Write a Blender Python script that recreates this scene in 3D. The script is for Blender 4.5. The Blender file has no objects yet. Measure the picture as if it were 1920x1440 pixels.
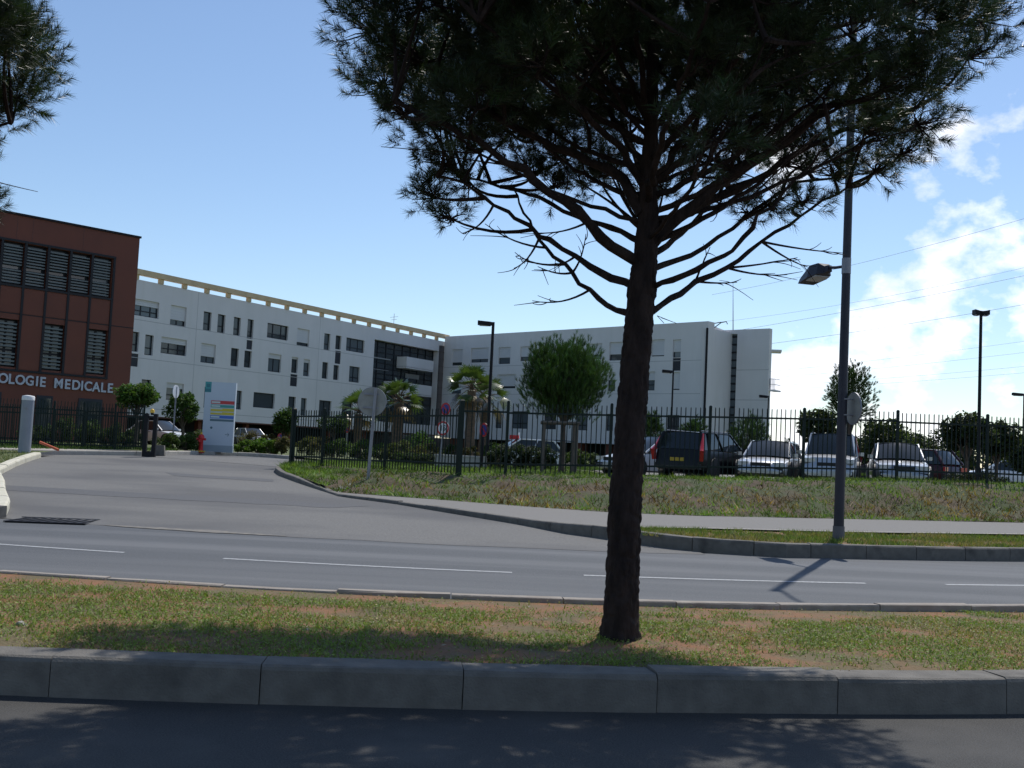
import bpy, bmesh, math, random
import numpy as np
from mathutils import Vector, Matrix

random.seed(7)
rng = np.random.default_rng(11)
scene = bpy.context.scene
COL = scene.collection

# ------------------------------------------------------------------ camera
FPX, HORIZON, ROLL, EYE = 1950.0, 845.0, 0.047, 1.5
_p = math.atan((HORIZON - 720) / FPX)
_r0 = np.array([1, 0, 0.0]); FW = np.array([0, math.cos(_p), math.sin(_p)]); _u0 = np.array([0, -math.sin(_p), math.cos(_p)])
RT = math.cos(ROLL) * _r0 + math.sin(ROLL) * _u0
UP = -math.sin(ROLL) * _r0 + math.cos(ROLL) * _u0
CAM = np.array([0, 0, EYE])
cam = bpy.data.cameras.new("camera"); camo = bpy.data.objects.new("camera", cam); COL.objects.link(camo)
cam.sensor_width = 36; cam.lens = FPX / 1920 * 36; cam.clip_start = 0.1; cam.clip_end = 3000
camo.matrix_world = Matrix(((RT[0], UP[0], -FW[0], 0), (RT[1], UP[1], -FW[1], 0), (RT[2], UP[2], -FW[2], EYE), (0, 0, 0, 1)))
scene.camera = camo

# ------------------------------------------------------------------ sky and sun
SUN_EL, SUN_AZ = math.radians(56), math.radians(24)          # azimuth to the right of +Y
SDIR = Vector((math.sin(SUN_AZ) * math.cos(SUN_EL), math.cos(SUN_AZ) * math.cos(SUN_EL), math.sin(SUN_EL)))
world = bpy.data.worlds.new("World"); scene.world = world; world.use_nodes = True
wn = world.node_tree; wn.nodes.clear()
def wnode(t, **k):
    n = wn.nodes.new(t)
    for a, b in k.items(): setattr(n, a, b)
    return n
out = wnode("ShaderNodeOutputWorld"); bg = wnode("ShaderNodeBackground"); bg.inputs[1].default_value = 0.135
sky = wnode("ShaderNodeTexSky", sky_type='NISHITA', sun_disc=False, sun_elevation=SUN_EL, sun_rotation=SUN_AZ, air_density=1.0, dust_density=0.25, ozone_density=3.0)
tc = wnode("ShaderNodeTexCoord"); sep = wnode("ShaderNodeSeparateXYZ"); wn.links.new(tc.outputs["Generated"], sep.inputs[0])
mp = wnode("ShaderNodeMapping"); mp.inputs["Scale"].default_value = (1.0, 1.0, 1.45); mp.inputs["Location"].default_value = (7.1, 5.2, 1.3)
wn.links.new(tc.outputs["Generated"], mp.inputs[0])
n1 = wnode("ShaderNodeTexNoise"); n1.inputs["Scale"].default_value = 8.0; n1.inputs["Detail"].default_value = 9; n1.inputs["Roughness"].default_value = 0.55
n2 = wnode("ShaderNodeTexNoise"); n2.inputs["Scale"].default_value = 5.0; n2.inputs["Detail"].default_value = 4
wn.links.new(mp.outputs[0], n1.inputs["Vector"]); wn.links.new(mp.outputs[0], n2.inputs["Vector"])
side = wnode("ShaderNodeMapRange"); side.inputs[1].default_value = 0.03; side.inputs[2].default_value = 0.26; side.inputs[3].default_value = -0.16; side.inputs[4].default_value = 0.012
wn.links.new(sep.outputs[0], side.inputs[0])
low = wnode("ShaderNodeMapRange"); low.inputs[1].default_value = 0.04; low.inputs[2].default_value = 0.42; low.inputs[3].default_value = 0.0; low.inputs[4].default_value = -0.10
wn.links.new(sep.outputs[2], low.inputs[0])
a1 = wnode("ShaderNodeMath", operation='ADD'); a2 = wnode("ShaderNodeMath", operation='ADD')
wn.links.new(n1.outputs[0], a1.inputs[0]); wn.links.new(side.outputs[0], a1.inputs[1])
wn.links.new(a1.outputs[0], a2.inputs[0]); wn.links.new(low.outputs[0], a2.inputs[1])
cr = wnode("ShaderNodeValToRGB"); cr.color_ramp.elements[0].position = 0.505; cr.color_ramp.elements[1].position = 0.60
wn.links.new(a2.outputs[0], cr.inputs[0])
cc = wnode("ShaderNodeValToRGB"); cc.color_ramp.elements[0].position = 0.35; cc.color_ramp.elements[1].position = 0.6
cc.color_ramp.elements[0].color = (10.5, 10.7, 11.2, 1); cc.color_ramp.elements[1].color = (7.6, 8.0, 8.9, 1)
wn.links.new(n2.outputs[0], cc.inputs[0])
mixc = wnode("ShaderNodeMixRGB"); wn.links.new(cr.outputs[0], mixc.inputs[0]); wn.links.new(sky.outputs[0], mixc.inputs[1]); wn.links.new(cc.outputs[0], mixc.inputs[2])
wn.links.new(mixc.outputs[0], bg.inputs[0]); wn.links.new(bg.outputs[0], out.inputs[0])
sl = bpy.data.lights.new("sun", 'SUN'); sl.energy = 4.0; sl.angle = math.radians(0.5); sl.color = (1.0, 0.955, 0.88)
so = bpy.data.objects.new("sun", sl); COL.objects.link(so); so.location = (20, 40, 60)
so.rotation_euler = (-SDIR).to_track_quat('-Z', 'Y').to_euler()
scene.view_settings.view_transform = 'Standard'; scene.view_settings.look = 'None'
scene.view_settings.exposure = 0.0; scene.view_settings.gamma = 1.0; scene.view_settings.use_curve_mapping = False
scene.cycles.max_bounces = 6; scene.cycles.transparent_max_bounces = 8; scene.cycles.use_denoising = True
scene.cycles.caustics_reflective = False; scene.cycles.caustics_refractive = False

# ------------------------------------------------------------------ geometry of the place
def ray(x, y): return FW + RT * ((x - 960) / FPX) + UP * ((720 - y) / FPX)
def at(x, y, depth):                       # point seen at photo pixel (x, y), at that depth
    d = ray(x, y); return CAM + d * (depth / d[1])
def onz(x, y, z):
    d = ray(x, y); return CAM + d * ((z - EYE) / d[2])
def quadr(a, b, c, x):
    xc = np.clip(x, -10, 10); return a + b * xc + c * xc * xc + (b + 2 * c * xc) * (x - xc)
def y_near(x): return quadr(6.12, .11, .015, x)       # road edge of the near kerb
def y_med(x): return quadr(9.46, .09, .025, x)        # road edge of the median's far kerb
def y_lane(x): return quadr(12.95, .05, .019, x)
def y_far(x): return quadr(16.22, .05, .019, x)       # road edge of the far kerb
def ramp(y): return np.clip(.035 * (y - 17), 0, .75)
SIDE_FAR = np.array([(-4.35, 25.45), (-3.3, 25.0), (-1.5, 24.3), (.13, 23.5), (2.17, 22.75), (4.1, 22.9), (8.2, 24.4), (12.6, 26.0), (20, 28.6), (60, 43)])
SIDE_NEAR = np.array([(-3.85, 24.25), (-2.5, 23.1), (-1.0, 21.4), (.3, 19.95), (1.07, 19.1), (1.9, 18.75), (3.5, 19.4), (6.7, 20.25), (10.9, 21.9), (20, 25.6), (60, 40)])
ENTRY_R = [(4.6, 16.75), (3.2, 17.0), (2.35, 17.5), (1.8, 18.2), (1.07, 18.75), (.33, 19.85), (-.96, 21.3), (-2.46, 23.0), (-3.85, 24.15), (-4.7, 25.95), (-5.6, 27.9), (-6.6, 30.2), (-7.1, 31.8), (-7.35, 33.4), (-7.3, 34.6)]
def side_z(y): return .22 + .012 * np.maximum(0, y - 19)
_vn_cache = {}
def vnoise(x, y, seed=0):
    if seed not in _vn_cache: _vn_cache[seed] = np.random.default_rng(seed + 100).random((256, 256))
    g = _vn_cache[seed]; x = np.asarray(x, float); y = np.asarray(y, float)
    xi = np.floor(x).astype(int); yi = np.floor(y).astype(int); fx = x - xi; fy = y - yi
    fx = fx * fx * (3 - 2 * fx); fy = fy * fy * (3 - 2 * fy)
    a = g[xi % 256, yi % 256]; b = g[(xi + 1) % 256, yi % 256]; c = g[xi % 256, (yi + 1) % 256]; d = g[(xi + 1) % 256, (yi + 1) % 256]
    return (a * (1 - fx) + b * fx) * (1 - fy) + (c * (1 - fx) + d * fx) * fy
def fbm(x, y, seed=0, o=4):
    s = 0; a = .5
    for i in range(o): s = s + a * vnoise(x * 2 ** i, y * 2 ** i, seed + i); a *= .5
    return s
def smooth(t): t = np.clip(t, 0, 1); return t * t * (3 - 2 * t)

def plateau(x, y): return .74 + np.clip(.03 * (x + 2), 0, .42)
CP = .85                                                # level of the car park
def level(x, y): return plateau(x, y) + (CP - .08 - plateau(x, y)) * smooth((x - 2.6) / 1.0)

# ------------------------------------------------------------------ materials
def newmat(name):
    m = bpy.data.materials.new(name); m.use_nodes = True
    return m, m.node_tree, m.node_tree.nodes["Principled BSDF"]
def mat(name, c1, rough=.8, c2=None, scale=5.0, detail=5, lo=.35, hi=.65, bump=0.0, bscale=60.0, metal=0.0, spec=.5, coat=0.0, stretch=None, c3=None, scale3=1.0, lo3=.5, hi3=.65, stretch3=None):
    m, nt, b = newmat(name); N, L = nt.nodes, nt.links
    b.inputs["Roughness"].default_value = rough; b.inputs["Metallic"].default_value = metal
    b.inputs["Specular IOR Level"].default_value = spec; b.inputs["Coat Weight"].default_value = coat; b.inputs["Coat Roughness"].default_value = .05
    b.inputs["Base Color"].default_value = (*c1, 1)
    tcn = N.new("ShaderNodeTexCoord"); vec = tcn.outputs["Object"]
    if stretch:
        mpn = N.new("ShaderNodeMapping"); mpn.inputs["Scale"].default_value = stretch; L.new(vec, mpn.inputs[0]); vec = mpn.outputs[0]
    if c2:
        n = N.new("ShaderNodeTexNoise"); n.inputs["Scale"].default_value = scale; n.inputs["Detail"].default_value = detail; L.new(vec, n.inputs["Vector"])
        r = N.new("ShaderNodeValToRGB"); r.color_ramp.elements[0].position = lo; r.color_ramp.elements[1].position = hi
        r.color_ramp.elements[0].color = (*c1, 1); r.color_ramp.elements[1].color = (*c2, 1); L.new(n.outputs[0], r.inputs[0]); colout = r.outputs[0]
        if c3:
            n3 = N.new("ShaderNodeTexNoise"); n3.inputs["Scale"].default_value = scale3; n3.inputs["Detail"].default_value = 4; v3 = vec
            if stretch3:
                m3 = N.new("ShaderNodeMapping"); m3.inputs["Scale"].default_value = stretch3; L.new(tcn.outputs["Object"], m3.inputs[0]); v3 = m3.outputs[0]
            L.new(v3, n3.inputs["Vector"])
            r3 = N.new("ShaderNodeValToRGB"); r3.color_ramp.elements[0].position = lo3; r3.color_ramp.elements[1].position = hi3; L.new(n3.outputs[0], r3.inputs[0])
            mx = N.new("ShaderNodeMixRGB"); L.new(r3.outputs[0], mx.inputs[0]); L.new(colout, mx.inputs[1]); mx.inputs[2].default_value = (*c3, 1); colout = mx.outputs[0]
        L.new(colout, b.inputs["Base Color"])
    if bump:
        nb = N.new("ShaderNodeTexNoise"); nb.inputs["Scale"].default_value = bscale; nb.inputs["Detail"].default_value = 4; L.new(vec, nb.inputs["Vector"])
        bp = N.new("ShaderNodeBump"); bp.inputs["Strength"].default_value = bump; bp.inputs["Distance"].default_value = .02; L.new(nb.outputs[0], bp.inputs["Height"]); L.new(bp.outputs[0], b.inputs["Normal"])
    return m
def foliage(name, rough=.5, transl=.3, spec=.4):
    m, nt, b = newmat(name); N, L = nt.nodes, nt.links
    a = N.new("ShaderNodeAttribute"); a.attribute_name = "tint"
    L.new(a.outputs["Color"], b.inputs["Base Color"]); b.inputs["Roughness"].default_value = rough; b.inputs["Specular IOR Level"].default_value = spec
    t = N.new("ShaderNodeBsdfTranslucent"); g = N.new("ShaderNodeMixRGB"); g.blend_type = 'MULTIPLY'; g.inputs[0].default_value = 1; g.inputs[2].default_value = (1.25, 1.3, .6, 1)
    L.new(a.outputs["Color"], g.inputs[1]); L.new(g.outputs[0], t.inputs["Color"])
    mx = N.new("ShaderNodeMixShader"); mx.inputs[0].default_value = transl
    L.new(b.outputs[0], mx.inputs[1]); L.new(t.outputs[0], mx.inputs[2]); L.new(mx.outputs[0], N["Material Output"].inputs["Surface"])
    return m
M = {}
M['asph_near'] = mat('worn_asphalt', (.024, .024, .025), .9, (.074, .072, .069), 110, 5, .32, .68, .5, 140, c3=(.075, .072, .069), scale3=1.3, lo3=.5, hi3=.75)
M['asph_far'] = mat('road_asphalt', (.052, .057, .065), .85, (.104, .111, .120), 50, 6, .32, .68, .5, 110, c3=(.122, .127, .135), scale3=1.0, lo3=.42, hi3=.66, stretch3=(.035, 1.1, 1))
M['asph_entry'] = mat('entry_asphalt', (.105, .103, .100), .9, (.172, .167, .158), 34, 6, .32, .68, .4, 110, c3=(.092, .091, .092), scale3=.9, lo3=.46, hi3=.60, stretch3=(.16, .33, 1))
M['patch'] = mat('tarmac_repair', (.078, .079, .083), .9, (.10, .10, .104), 25, 6, .3, .7, .3, 100)
M['wire'] = mat('aluminium_wire', (.34, .35, .38), .5)
M['sidewalk'] = mat('sidewalk_asphalt', (.155, .147, .137), .9, (.185, .176, .164), 30, 5, .3, .7, .2, 110)
M['dust'] = mat('dusty_grit', (.21, .19, .16), .95, (.135, .13, .125), 9, 6, .4, .6)
M['kerb'] = mat('kerb_concrete', (.115, .106, .094), .9, (.165, .153, .136), 8, 6, .3, .7, .35, 70, c3=(.075, .07, .064), scale3=3, lo3=.56, hi3=.75)
M['kerb_mid'] = mat('grey_kerb_concrete', (.24, .205, .175), .9, (.32, .285, .25), 7, 6, .3, .7, .35, 60)
M['kerb_pale'] = mat('pale_kerb_concrete', (.36, .33, .29), .9, (.46, .43, .38), 7, 6, .3, .7, .35, 60)
M['stone_edge'] = mat('whitewashed_kerb_stone', (.50, .47, .36), .9, (.60, .57, .48), 4, 6, .3, .7, .6, 14)
M['marking'] = mat('worn_white_paint', (.36, .37, .38), .7, (.20, .21, .215), 22, 6, .42, .72)
M['soil'] = mat('median_soil', (.235, .105, .045), .95, (.17, .105, .052), 5, 6, .35, .62, .8, 45, c3=(.125, .098, .045), scale3=2.2, lo3=.45, hi3=.6)
M['bank_soil'] = mat('bank_soil', (.06, .04, .022), .95, (.09, .062, .034), 3, 6, .35, .65, .9, 20, c3=(.05, .065, .02), scale3=1.1, lo3=.42, hi3=.56)
M['lawn'] = mat('lawn_ground', (.075, .105, .028), .95, (.11, .12, .045), 2.5, 6, .3, .7, .6, 25)
M['earth'] = mat('dry_ground', (.17, .15, .10), .95, (.12, .12, .06), .3, 6)
M['white_wall'] = mat('white_render', (.70, .675, .675), .85, (.64, .62, .62), .35, 5, .3, .7, .06, 30, c3=(.63, .61, .60), scale3=1.0, lo3=.5, hi3=.8, stretch3=(1.6, 1.6, .12))
M['grey_wall'] = mat('grey_infill_panel', (.28, .285, .29), .8, (.25, .255, .26), .6, 3)
M['beam'] = mat('ochre_roof_beam', (.62, .48, .30), .8, (.54, .41, .25), 1.2, 4)
M['shutter'] = mat('roller_shutter', (.60, .60, .62), .6, (.56, .56, .58), .7, 3)
M['frame'] = mat('dark_window_frame', (.012, .013, .018), .45, spec=.25)
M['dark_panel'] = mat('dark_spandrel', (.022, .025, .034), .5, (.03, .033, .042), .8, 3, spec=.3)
M['joint'] = mat('render_joint', (.42, .415, .42), .9)
M['brown'] = mat('brown_cladding', (.155, .046, .027), .72, (.13, .040, .025), .9, 5, .3, .7, .05, 40)
M['brown_edge'] = mat('brown_trim', (.10, .036, .026), .6)
M['louvre'] = mat('louvre_metal', (.13, .15, .155), .5, metal=.1)
M['letter'] = mat('brushed_letter_metal', (.42, .45, .52), .45, metal=.2)
def glassm(name, c, rough=.06):
    return mat(name, c, rough, spec=.55)
M['glass'] = glassm('window_glass', (.035, .045, .052)); M['glass_light'] = glassm('painted_reflection_glass', (.085, .105, .12)); M['car_glass'] = glassm('car_glass', (.015, .02, .022), .03)  # glass_light: paler copy of the window glass, sky reflection put into its base colour
M['fence'] = mat('dark_green_fence_paint', (.006, .016, .013), .55, spec=.25)
M['pole'] = mat('slate_lamp_paint', (.028, .029, .042), .5, (.036, .037, .05), 3, 4, spec=.3)
M['black_pole'] = mat('black_lamp_paint', (.007, .007, .010), .55, spec=.25)
M['grey_metal'] = mat('galvanised_metal', (.22, .225, .25), .5, (.27, .275, .30), 4, 4, metal=.3)
M['sleeve'] = mat('dull_sleeve_metal', (.11, .11, .125), .6)
M['lens'] = mat('lamp_lens', (.45, .47, .5), .3)
M['sign_back'] = mat('sign_back_metal', (.26, .26, .235), .6, (.31, .31, .28), 6, 4)
M['sign_red'] = mat('sign_red', (.50, .022, .03), .45); M['sign_blue'] = mat('sign_blue', (.03, .04, .24), .45)
M['sign_white'] = mat('sign_white', (.75, .76, .78), .5); M['black'] = mat('black_print', (.01, .01, .012), .6)
M['totem'] = mat('totem_panel', (.50, .57, .64), .5, (.54, .60, .67), .8, 3); M['totem_low'] = mat('totem_plinth', (.30, .36, .40), .6)
M['teal'] = mat('teal_print', (.05, .30, .31), .5); M['teal_dark'] = mat('dark_teal_print', (.03, .18, .22), .5)
M['t_red'] = mat('red_print', (.55, .05, .05), .5); M['t_green'] = mat('green_print', (.06, .32, .28), .5); M['t_yel'] = mat('yellow_print', (.62, .50, .04), .5)
M['t_blue'] = mat('blue_print', (.06, .16, .52), .5); M['t_grey'] = mat('slate_print', (.10, .17, .20), .5)
M['t_pale'] = mat('pale_print', (.58, .66, .62), .5)
M['hydrant'] = mat('hydrant_red', (.55, .02, .025), .4, spec=.5); M['orange'] = mat('orange_plastic', (.62, .12, .04), .5)
M['amber'] = mat('amber_lens', (.75, .45, .03), .3)
M['column'] = mat('grey_column_metal', (.23, .25, .29), .5, (.26, .28, .32), 2, 3); M['cap'] = mat('white_cap', (.75, .75, .74), .5)
M['wood'] = mat('weathered_stake', (.16, .13, .10), .9, (.10, .085, .07), 8, 5, stretch=(4, 4, .5))
M['low_wall'] = mat('pale_low_wall', (.45, .43, .41), .85, (.38, .365, .35), 1.5, 4)
M['tyre'] = mat('tyre_rubber', (.012, .012, .012), .85); M['rim'] = mat('alloy_rim', (.45, .46, .48), .35, metal=.7)
M['trim'] = mat('black_plastic_trim', (.02, .02, .022), .6); M['lamp_clear'] = mat('headlamp', (.55, .58, .6), .12, spec=.9)
M['lamp_red'] = mat('tail_lamp', (.42, .012, .015), .15, spec=.8); M['plate_w'] = mat('white_plate', (.6, .6, .58), .5); M['plate_y'] = mat('yellow_plate', (.55, .36, .03), .5)
def paint(name, c, metal=.0, coat=.6, spec=.5): return mat(name, c, .28, metal=metal, coat=coat, spec=spec)
M['p_silver'] = paint('silver_paint', (.50, .51, .53), .45); M['p_white'] = paint('white_paint', (.74, .75, .76)); M['p_dark'] = paint('black_paint', (.006, .007, .009), .0, .08, .2)
M['p_grey'] = paint('light_grey_paint', (.40, .41, .43), .45); M['p_maroon'] = paint('maroon_paint', (.05, .010, .013), .0, .15, .3)
M['bark'] = mat('pine_bark', (.020, .014, .013), .95, (.046, .031, .027), 14, 6, .35, .7, 1.0, 40, stretch=(1, 1, .35), spec=.2)
M['bark2'] = mat('grey_brown_bark', (.11, .085, .065), .95, (.07, .055, .045), 9, 6, bump=.6, bscale=25)
M['palm_bark'] = mat('palm_bark', (.17, .11, .07), .95, (.10, .07, .05), 6, 5, stretch=(1, 1, 3), bump=.8, bscale=14)
M['needle'] = foliage('pine_needles', .42, .22, .45); M['leaf'] = foliage('leaves', .65, .35, .18); M['grass'] = foliage('grass_blades', .6, .3, .25); M['palm'] = foliage('palm_leaf', .3, .2, .6)

# ------------------------------------------------------------------ mesh helpers
def tag(o, label=None, cat=None, group=None, kind=None):
    if label: o["label"] = label
    if cat: o["category"] = cat
    if group: o["group"] = group
    if kind: o["kind"] = kind
    return o
def empty(name, loc, rz=0.0, label=None, cat=None, group=None, kind=None):
    o = bpy.data.objects.new(name, None); o.empty_display_size = .3; COL.objects.link(o)
    o.location = [float(v) for v in loc]; o.rotation_euler = (0, 0, rz); return tag(o, label, cat, group, kind)
def link(name, me, m, parent=None, loc=(0, 0, 0)):
    o = bpy.data.objects.new(name, me); COL.objects.link(o)
    if m is not None and not me.materials: me.materials.append(M[m] if isinstance(m, str) else m)
    o.location = [float(v) for v in loc]
    if parent is not None: o.parent = parent
    return o
def npmesh(name, v, f, smoothf=False, tint=None):
    v = np.asarray(v, np.float32); f = np.asarray(f, np.int32); k = f.shape[1]
    me = bpy.data.meshes.new(name); me.vertices.add(len(v)); me.vertices.foreach_set("co", v.ravel())
    me.loops.add(f.size); me.loops.foreach_set("vertex_index", f.ravel()); me.polygons.add(len(f))
    me.polygons.foreach_set("loop_start", np.arange(0, f.size, k, dtype=np.int32))
    if smoothf: me.polygons.foreach_set("use_smooth", np.ones(len(f), bool))
    me.update(calc_edges=True)
    if tint is not None:
        a = me.attributes.new("tint", 'FLOAT_COLOR', 'POINT'); t = np.ones((len(v), 4), np.float32); t[:, :3] = tint; a.data.foreach_set("color", t.ravel())
    return me
class MB:
    def __init__(s, off=(0, 0, 0)): s.v = []; s.f = []; s.off = np.array(off, float)
    def add(s, vs, fs):
        k = len(s.v); s.v += [tuple(np.asarray(p, float) - s.off) for p in vs]; s.f += [tuple(i + k for i in f) for f in fs]; return s
    def box(s, c, d, rz=0.0, taper=1.0):
        x, y, z = [q / 2 for q in d]; cs, sn = math.cos(rz), math.sin(rz); vs = []
        for dz, t in ((-z, 1.0), (z, taper)):
            for dx, dy in ((-x, -y), (x, -y), (x, y), (-x, y)):
                a, b = dx * t, dy * t; vs.append((c[0] + a * cs - b * sn, c[1] + a * sn + b * cs, c[2] + dz))
        return s.add(vs, [(3, 2, 1, 0), (4, 5, 6, 7), (0, 1, 5, 4), (1, 2, 6, 5), (2, 3, 7, 6), (3, 0, 4, 7)])
    def obox(s, o, a, b, c):               # box from corner o and three edge vectors
        o, a, b, c = [np.asarray(q, float) for q in (o, a, b, c)]
        if np.dot(np.cross(a, b), c) < 0: a, b = b, a
        vs = [o, o + a, o + a + b, o + b, o + c, o + a + c, o + a + b + c, o + b + c]
        return s.add(vs, [(3, 2, 1, 0), (4, 5, 6, 7), (0, 1, 5, 4), (1, 2, 6, 5), (2, 3, 7, 6), (3, 0, 4, 7)])
    def tube(s, pts, rad, n=8, cap=True):
        pts = [np.asarray(p, float) for p in pts]; k = len(pts)
        rad = [rad] * k if np.isscalar(rad) else list(rad); base = []; nrm = None
        for i in range(k):
            t = pts[min(i + 1, k - 1)] - pts[max(i - 1, 0)]; t = t / (np.linalg.norm(t) + 1e-9)
            if nrm is None: nrm = np.cross(t, (0, 1, .01) if abs(t[2]) > .9 else (0, 0, 1.0))
            nrm = nrm - t * np.dot(nrm, t); nrm /= np.linalg.norm(nrm) + 1e-9; bn = np.cross(t, nrm)
            for j in range(n):
                a = 2 * math.pi * j / n; base.append(pts[i] + rad[i] * (math.cos(a) * nrm + math.sin(a) * bn))
        fs = [(i * n + j, i * n + (j + 1) % n, (i + 1) * n + (j + 1) % n, (i + 1) * n + j) for i in range(k - 1) for j in range(n)]
        if cap: fs += [tuple(range(n - 1, -1, -1)), tuple((k - 1) * n + j for j in range(n))]
        return s.add(base, fs)
    def disc(s, c, nrm, r, th, n=28, r0=0.0):   # disc (or ring when r0) with thickness along nrm
        c = np.asarray(c, float); nrm = np.asarray(nrm, float) / np.linalg.norm(nrm)
        a = np.cross(nrm, (0, 0, 1.0)) if abs(nrm[2]) < .9 else np.cross(nrm, (0, 1.0, 0)); a /= np.linalg.norm(a); b = np.cross(nrm, a)
        P = lambda R, h: [c + nrm * h + R * (math.cos(2 * math.pi * i / n) * a + math.sin(2 * math.pi * i / n) * b) for i in range(n)]
        if r0 <= 0:
            vs = P(r, -th / 2) + P(r, th / 2)
            fs = [tuple(range(n)), tuple(range(2 * n - 1, n - 1, -1))] + [(i, n + i, n + (i + 1) % n, (i + 1) % n) for i in range(n)]
        else:
            vs = P(r, -th / 2) + P(r, th / 2) + P(r0, -th / 2) + P(r0, th / 2); fs = []
            for i in range(n):
                j = (i + 1) % n
                fs += [(i, n + i, n + j, j), (2 * n + j, 3 * n + j, 3 * n + i, 2 * n + i), (n + i, 3 * n + i, 3 * n + j, n + j), (j, 2 * n + j, 2 * n + i, i)]
        return s.add(vs, fs)
    def build(s, name, m, parent=None, loc=(0, 0, 0), smoothf=False, fix=True):
        me = bpy.data.meshes.new(name); me.from_pydata([tuple(map(float, p)) for p in s.v], [], s.f)
        if fix:
            b = bmesh.new(); b.from_mesh(me); bmesh.ops.recalc_face_normals(b, faces=b.faces); b.to_mesh(me); b.free()
        if smoothf:
            for p in me.polygons: p.use_smooth = True
            try: me.set_sharp_from_angle(angle=math.radians(38))
            except Exception: pass
        return link(name, me, m, parent, loc)
def grid_sheet(name, m, F, B, nt, zf, kind='structure', tpow=1.0, parent=None):
    """ruled sheet between polylines F and B (n x 2), z from zf(x, y, t)"""
    F = np.asarray(F, float); B = np.asarray(B, float); n = len(F); t = (np.linspace(0, 1, nt) ** tpow)[:, None, None]
    P = F[None] * (1 - t) + B[None] * t; T = np.broadcast_to(t[..., 0], (nt, n))
    z = zf(P[..., 0], P[..., 1], T) + 0 * P[..., 0]; v = np.dstack([P, z]).reshape(-1, 3)
    i, j = np.meshgrid(np.arange(nt - 1), np.arange(n - 1), indexing='ij'); a = (i * n + j).ravel()
    me = npmesh(name, v, np.stack([a, a + 1, a + n + 1, a + n], 1), True)
    bm = bmesh.new(); bm.from_mesh(me); bmesh.ops.recalc_face_normals(bm, faces=bm.faces)
    if sum(f.normal.z for f in bm.faces) < 0: bmesh.ops.reverse_faces(bm, faces=bm.faces)
    bm.to_mesh(me); bm.free()
    o = link(name, me, m, parent)
    if kind: o["kind"] = kind
    return o
def resample(pts, n):
    pts = np.asarray(pts, float); d = np.r_[0, np.cumsum(np.linalg.norm(np.diff(pts[:, :2], axis=0), axis=1))]
    s = np.linspace(0, d[-1], n); return np.stack([np.interp(s, d, pts[:, k]) for k in range(pts.shape[1])], 1)
def blades(pts, h, w, col, lean=.5, curl=True):
    n = len(pts); az = rng.random(n) * 2 * math.pi; l = rng.normal(0, lean, (n, 2)) * h[:, None]
    d = np.stack([np.cos(az), np.sin(az), np.zeros(n)], 1) * (w / 2)[:, None]
    tip = pts + np.stack([l[:, 0], l[:, 1], h], 1)
    v = np.stack([pts - d, pts + d, tip], 1).reshape(-1, 3); f = np.arange(3 * n).reshape(-1, 3)
    return v, f, np.repeat(col, 3, axis=0)
def stuff(name, m, parts, label, cat, parent=None, kind='stuff'):
    vs, fs, cs, k = [], [], [], 0
    for v, f, c in parts: vs.append(v); fs.append(f + k); cs.append(c); k += len(v)
    me = npmesh(name, np.concatenate(vs), np.concatenate(fs), False, np.clip(np.concatenate(cs), 0.002, 1))
    o = link(name, me, m, parent); return tag(o, label, cat, kind=kind) if parent is None else o
def jitter(c, n, s=.25):
    return np.asarray(c)[None] * (1 + rng.normal(0, s, (n, 1)).clip(-.6, .8)) * (1 + rng.normal(0, s * .25, (n, 3)))

# ================================================================== the ground
ground = MB().add([(-900, -500, -.12), (900, -500, -.12), (900, 1500, -.12), (-900, 1500, -.12)], [(0, 1, 2, 3)]).build('ground', 'earth'); tag(ground, kind='structure')
xs = np.concatenate([np.linspace(-90, -14, 16), np.linspace(-12, 16, 90), np.linspace(18, 90, 16)])
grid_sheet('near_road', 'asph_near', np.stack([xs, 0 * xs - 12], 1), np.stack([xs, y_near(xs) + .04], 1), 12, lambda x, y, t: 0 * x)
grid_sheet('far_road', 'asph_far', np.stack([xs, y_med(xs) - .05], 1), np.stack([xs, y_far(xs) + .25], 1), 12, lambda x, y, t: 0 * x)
ex = np.concatenate([np.linspace(-60, -14, 10), np.linspace(-13, 3.2, 34)])
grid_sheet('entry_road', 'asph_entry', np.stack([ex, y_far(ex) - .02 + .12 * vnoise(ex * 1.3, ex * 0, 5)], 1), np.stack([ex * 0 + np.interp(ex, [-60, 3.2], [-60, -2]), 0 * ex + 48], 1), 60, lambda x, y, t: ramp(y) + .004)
def zmed(x, y, t): return .205 - np.interp(x, [-4, 2, 6], [.018, .055, .075]) * t ** 1.5 + .03 * (fbm(x * 2, y * 2, 3) - .5) * np.minimum(1, np.minimum(t, 1 - t) * 8)
grid_sheet('median_soil', 'soil', np.stack([xs, y_near(xs) + .2], 1), np.stack([xs, y_med(xs) - .1], 1), 40, zmed)
# lane markings
marks = [(-30, -27), (-24, -21), (-18, -15), (-11.6, -8.6), (-7.9, -4.75), (-3.47, .11), (1.0, 4.7), (5.86, 9.2), (11.2, 14.4), (16.4, 19.6), (22, 25)]
for a, b in marks:
    mx = np.linspace(a, b, 14)
    o = grid_sheet('lane_marking', 'marking', np.stack([mx, y_lane(mx) - .05], 1), np.stack([mx, y_lane(mx) + .05], 1), 2, lambda x, y, t: 0 * x + .004, kind='structure')
# dusty seam where the entry meets the road
dx_ = np.linspace(-6.4, -3.4, 30); wv = .05 + .17 * np.sin(np.linspace(0, math.pi, 30)) * (.5 + vnoise(dx_ * 4, dx_ * 0, 8))
grid_sheet('dust_strip', 'dust', np.stack([dx_, y_far(dx_) + .10 - wv * .5], 1), np.stack([dx_, y_far(dx_) + .10 + wv], 1), 3, lambda x, y, t: ramp(y) + .009)

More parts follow.
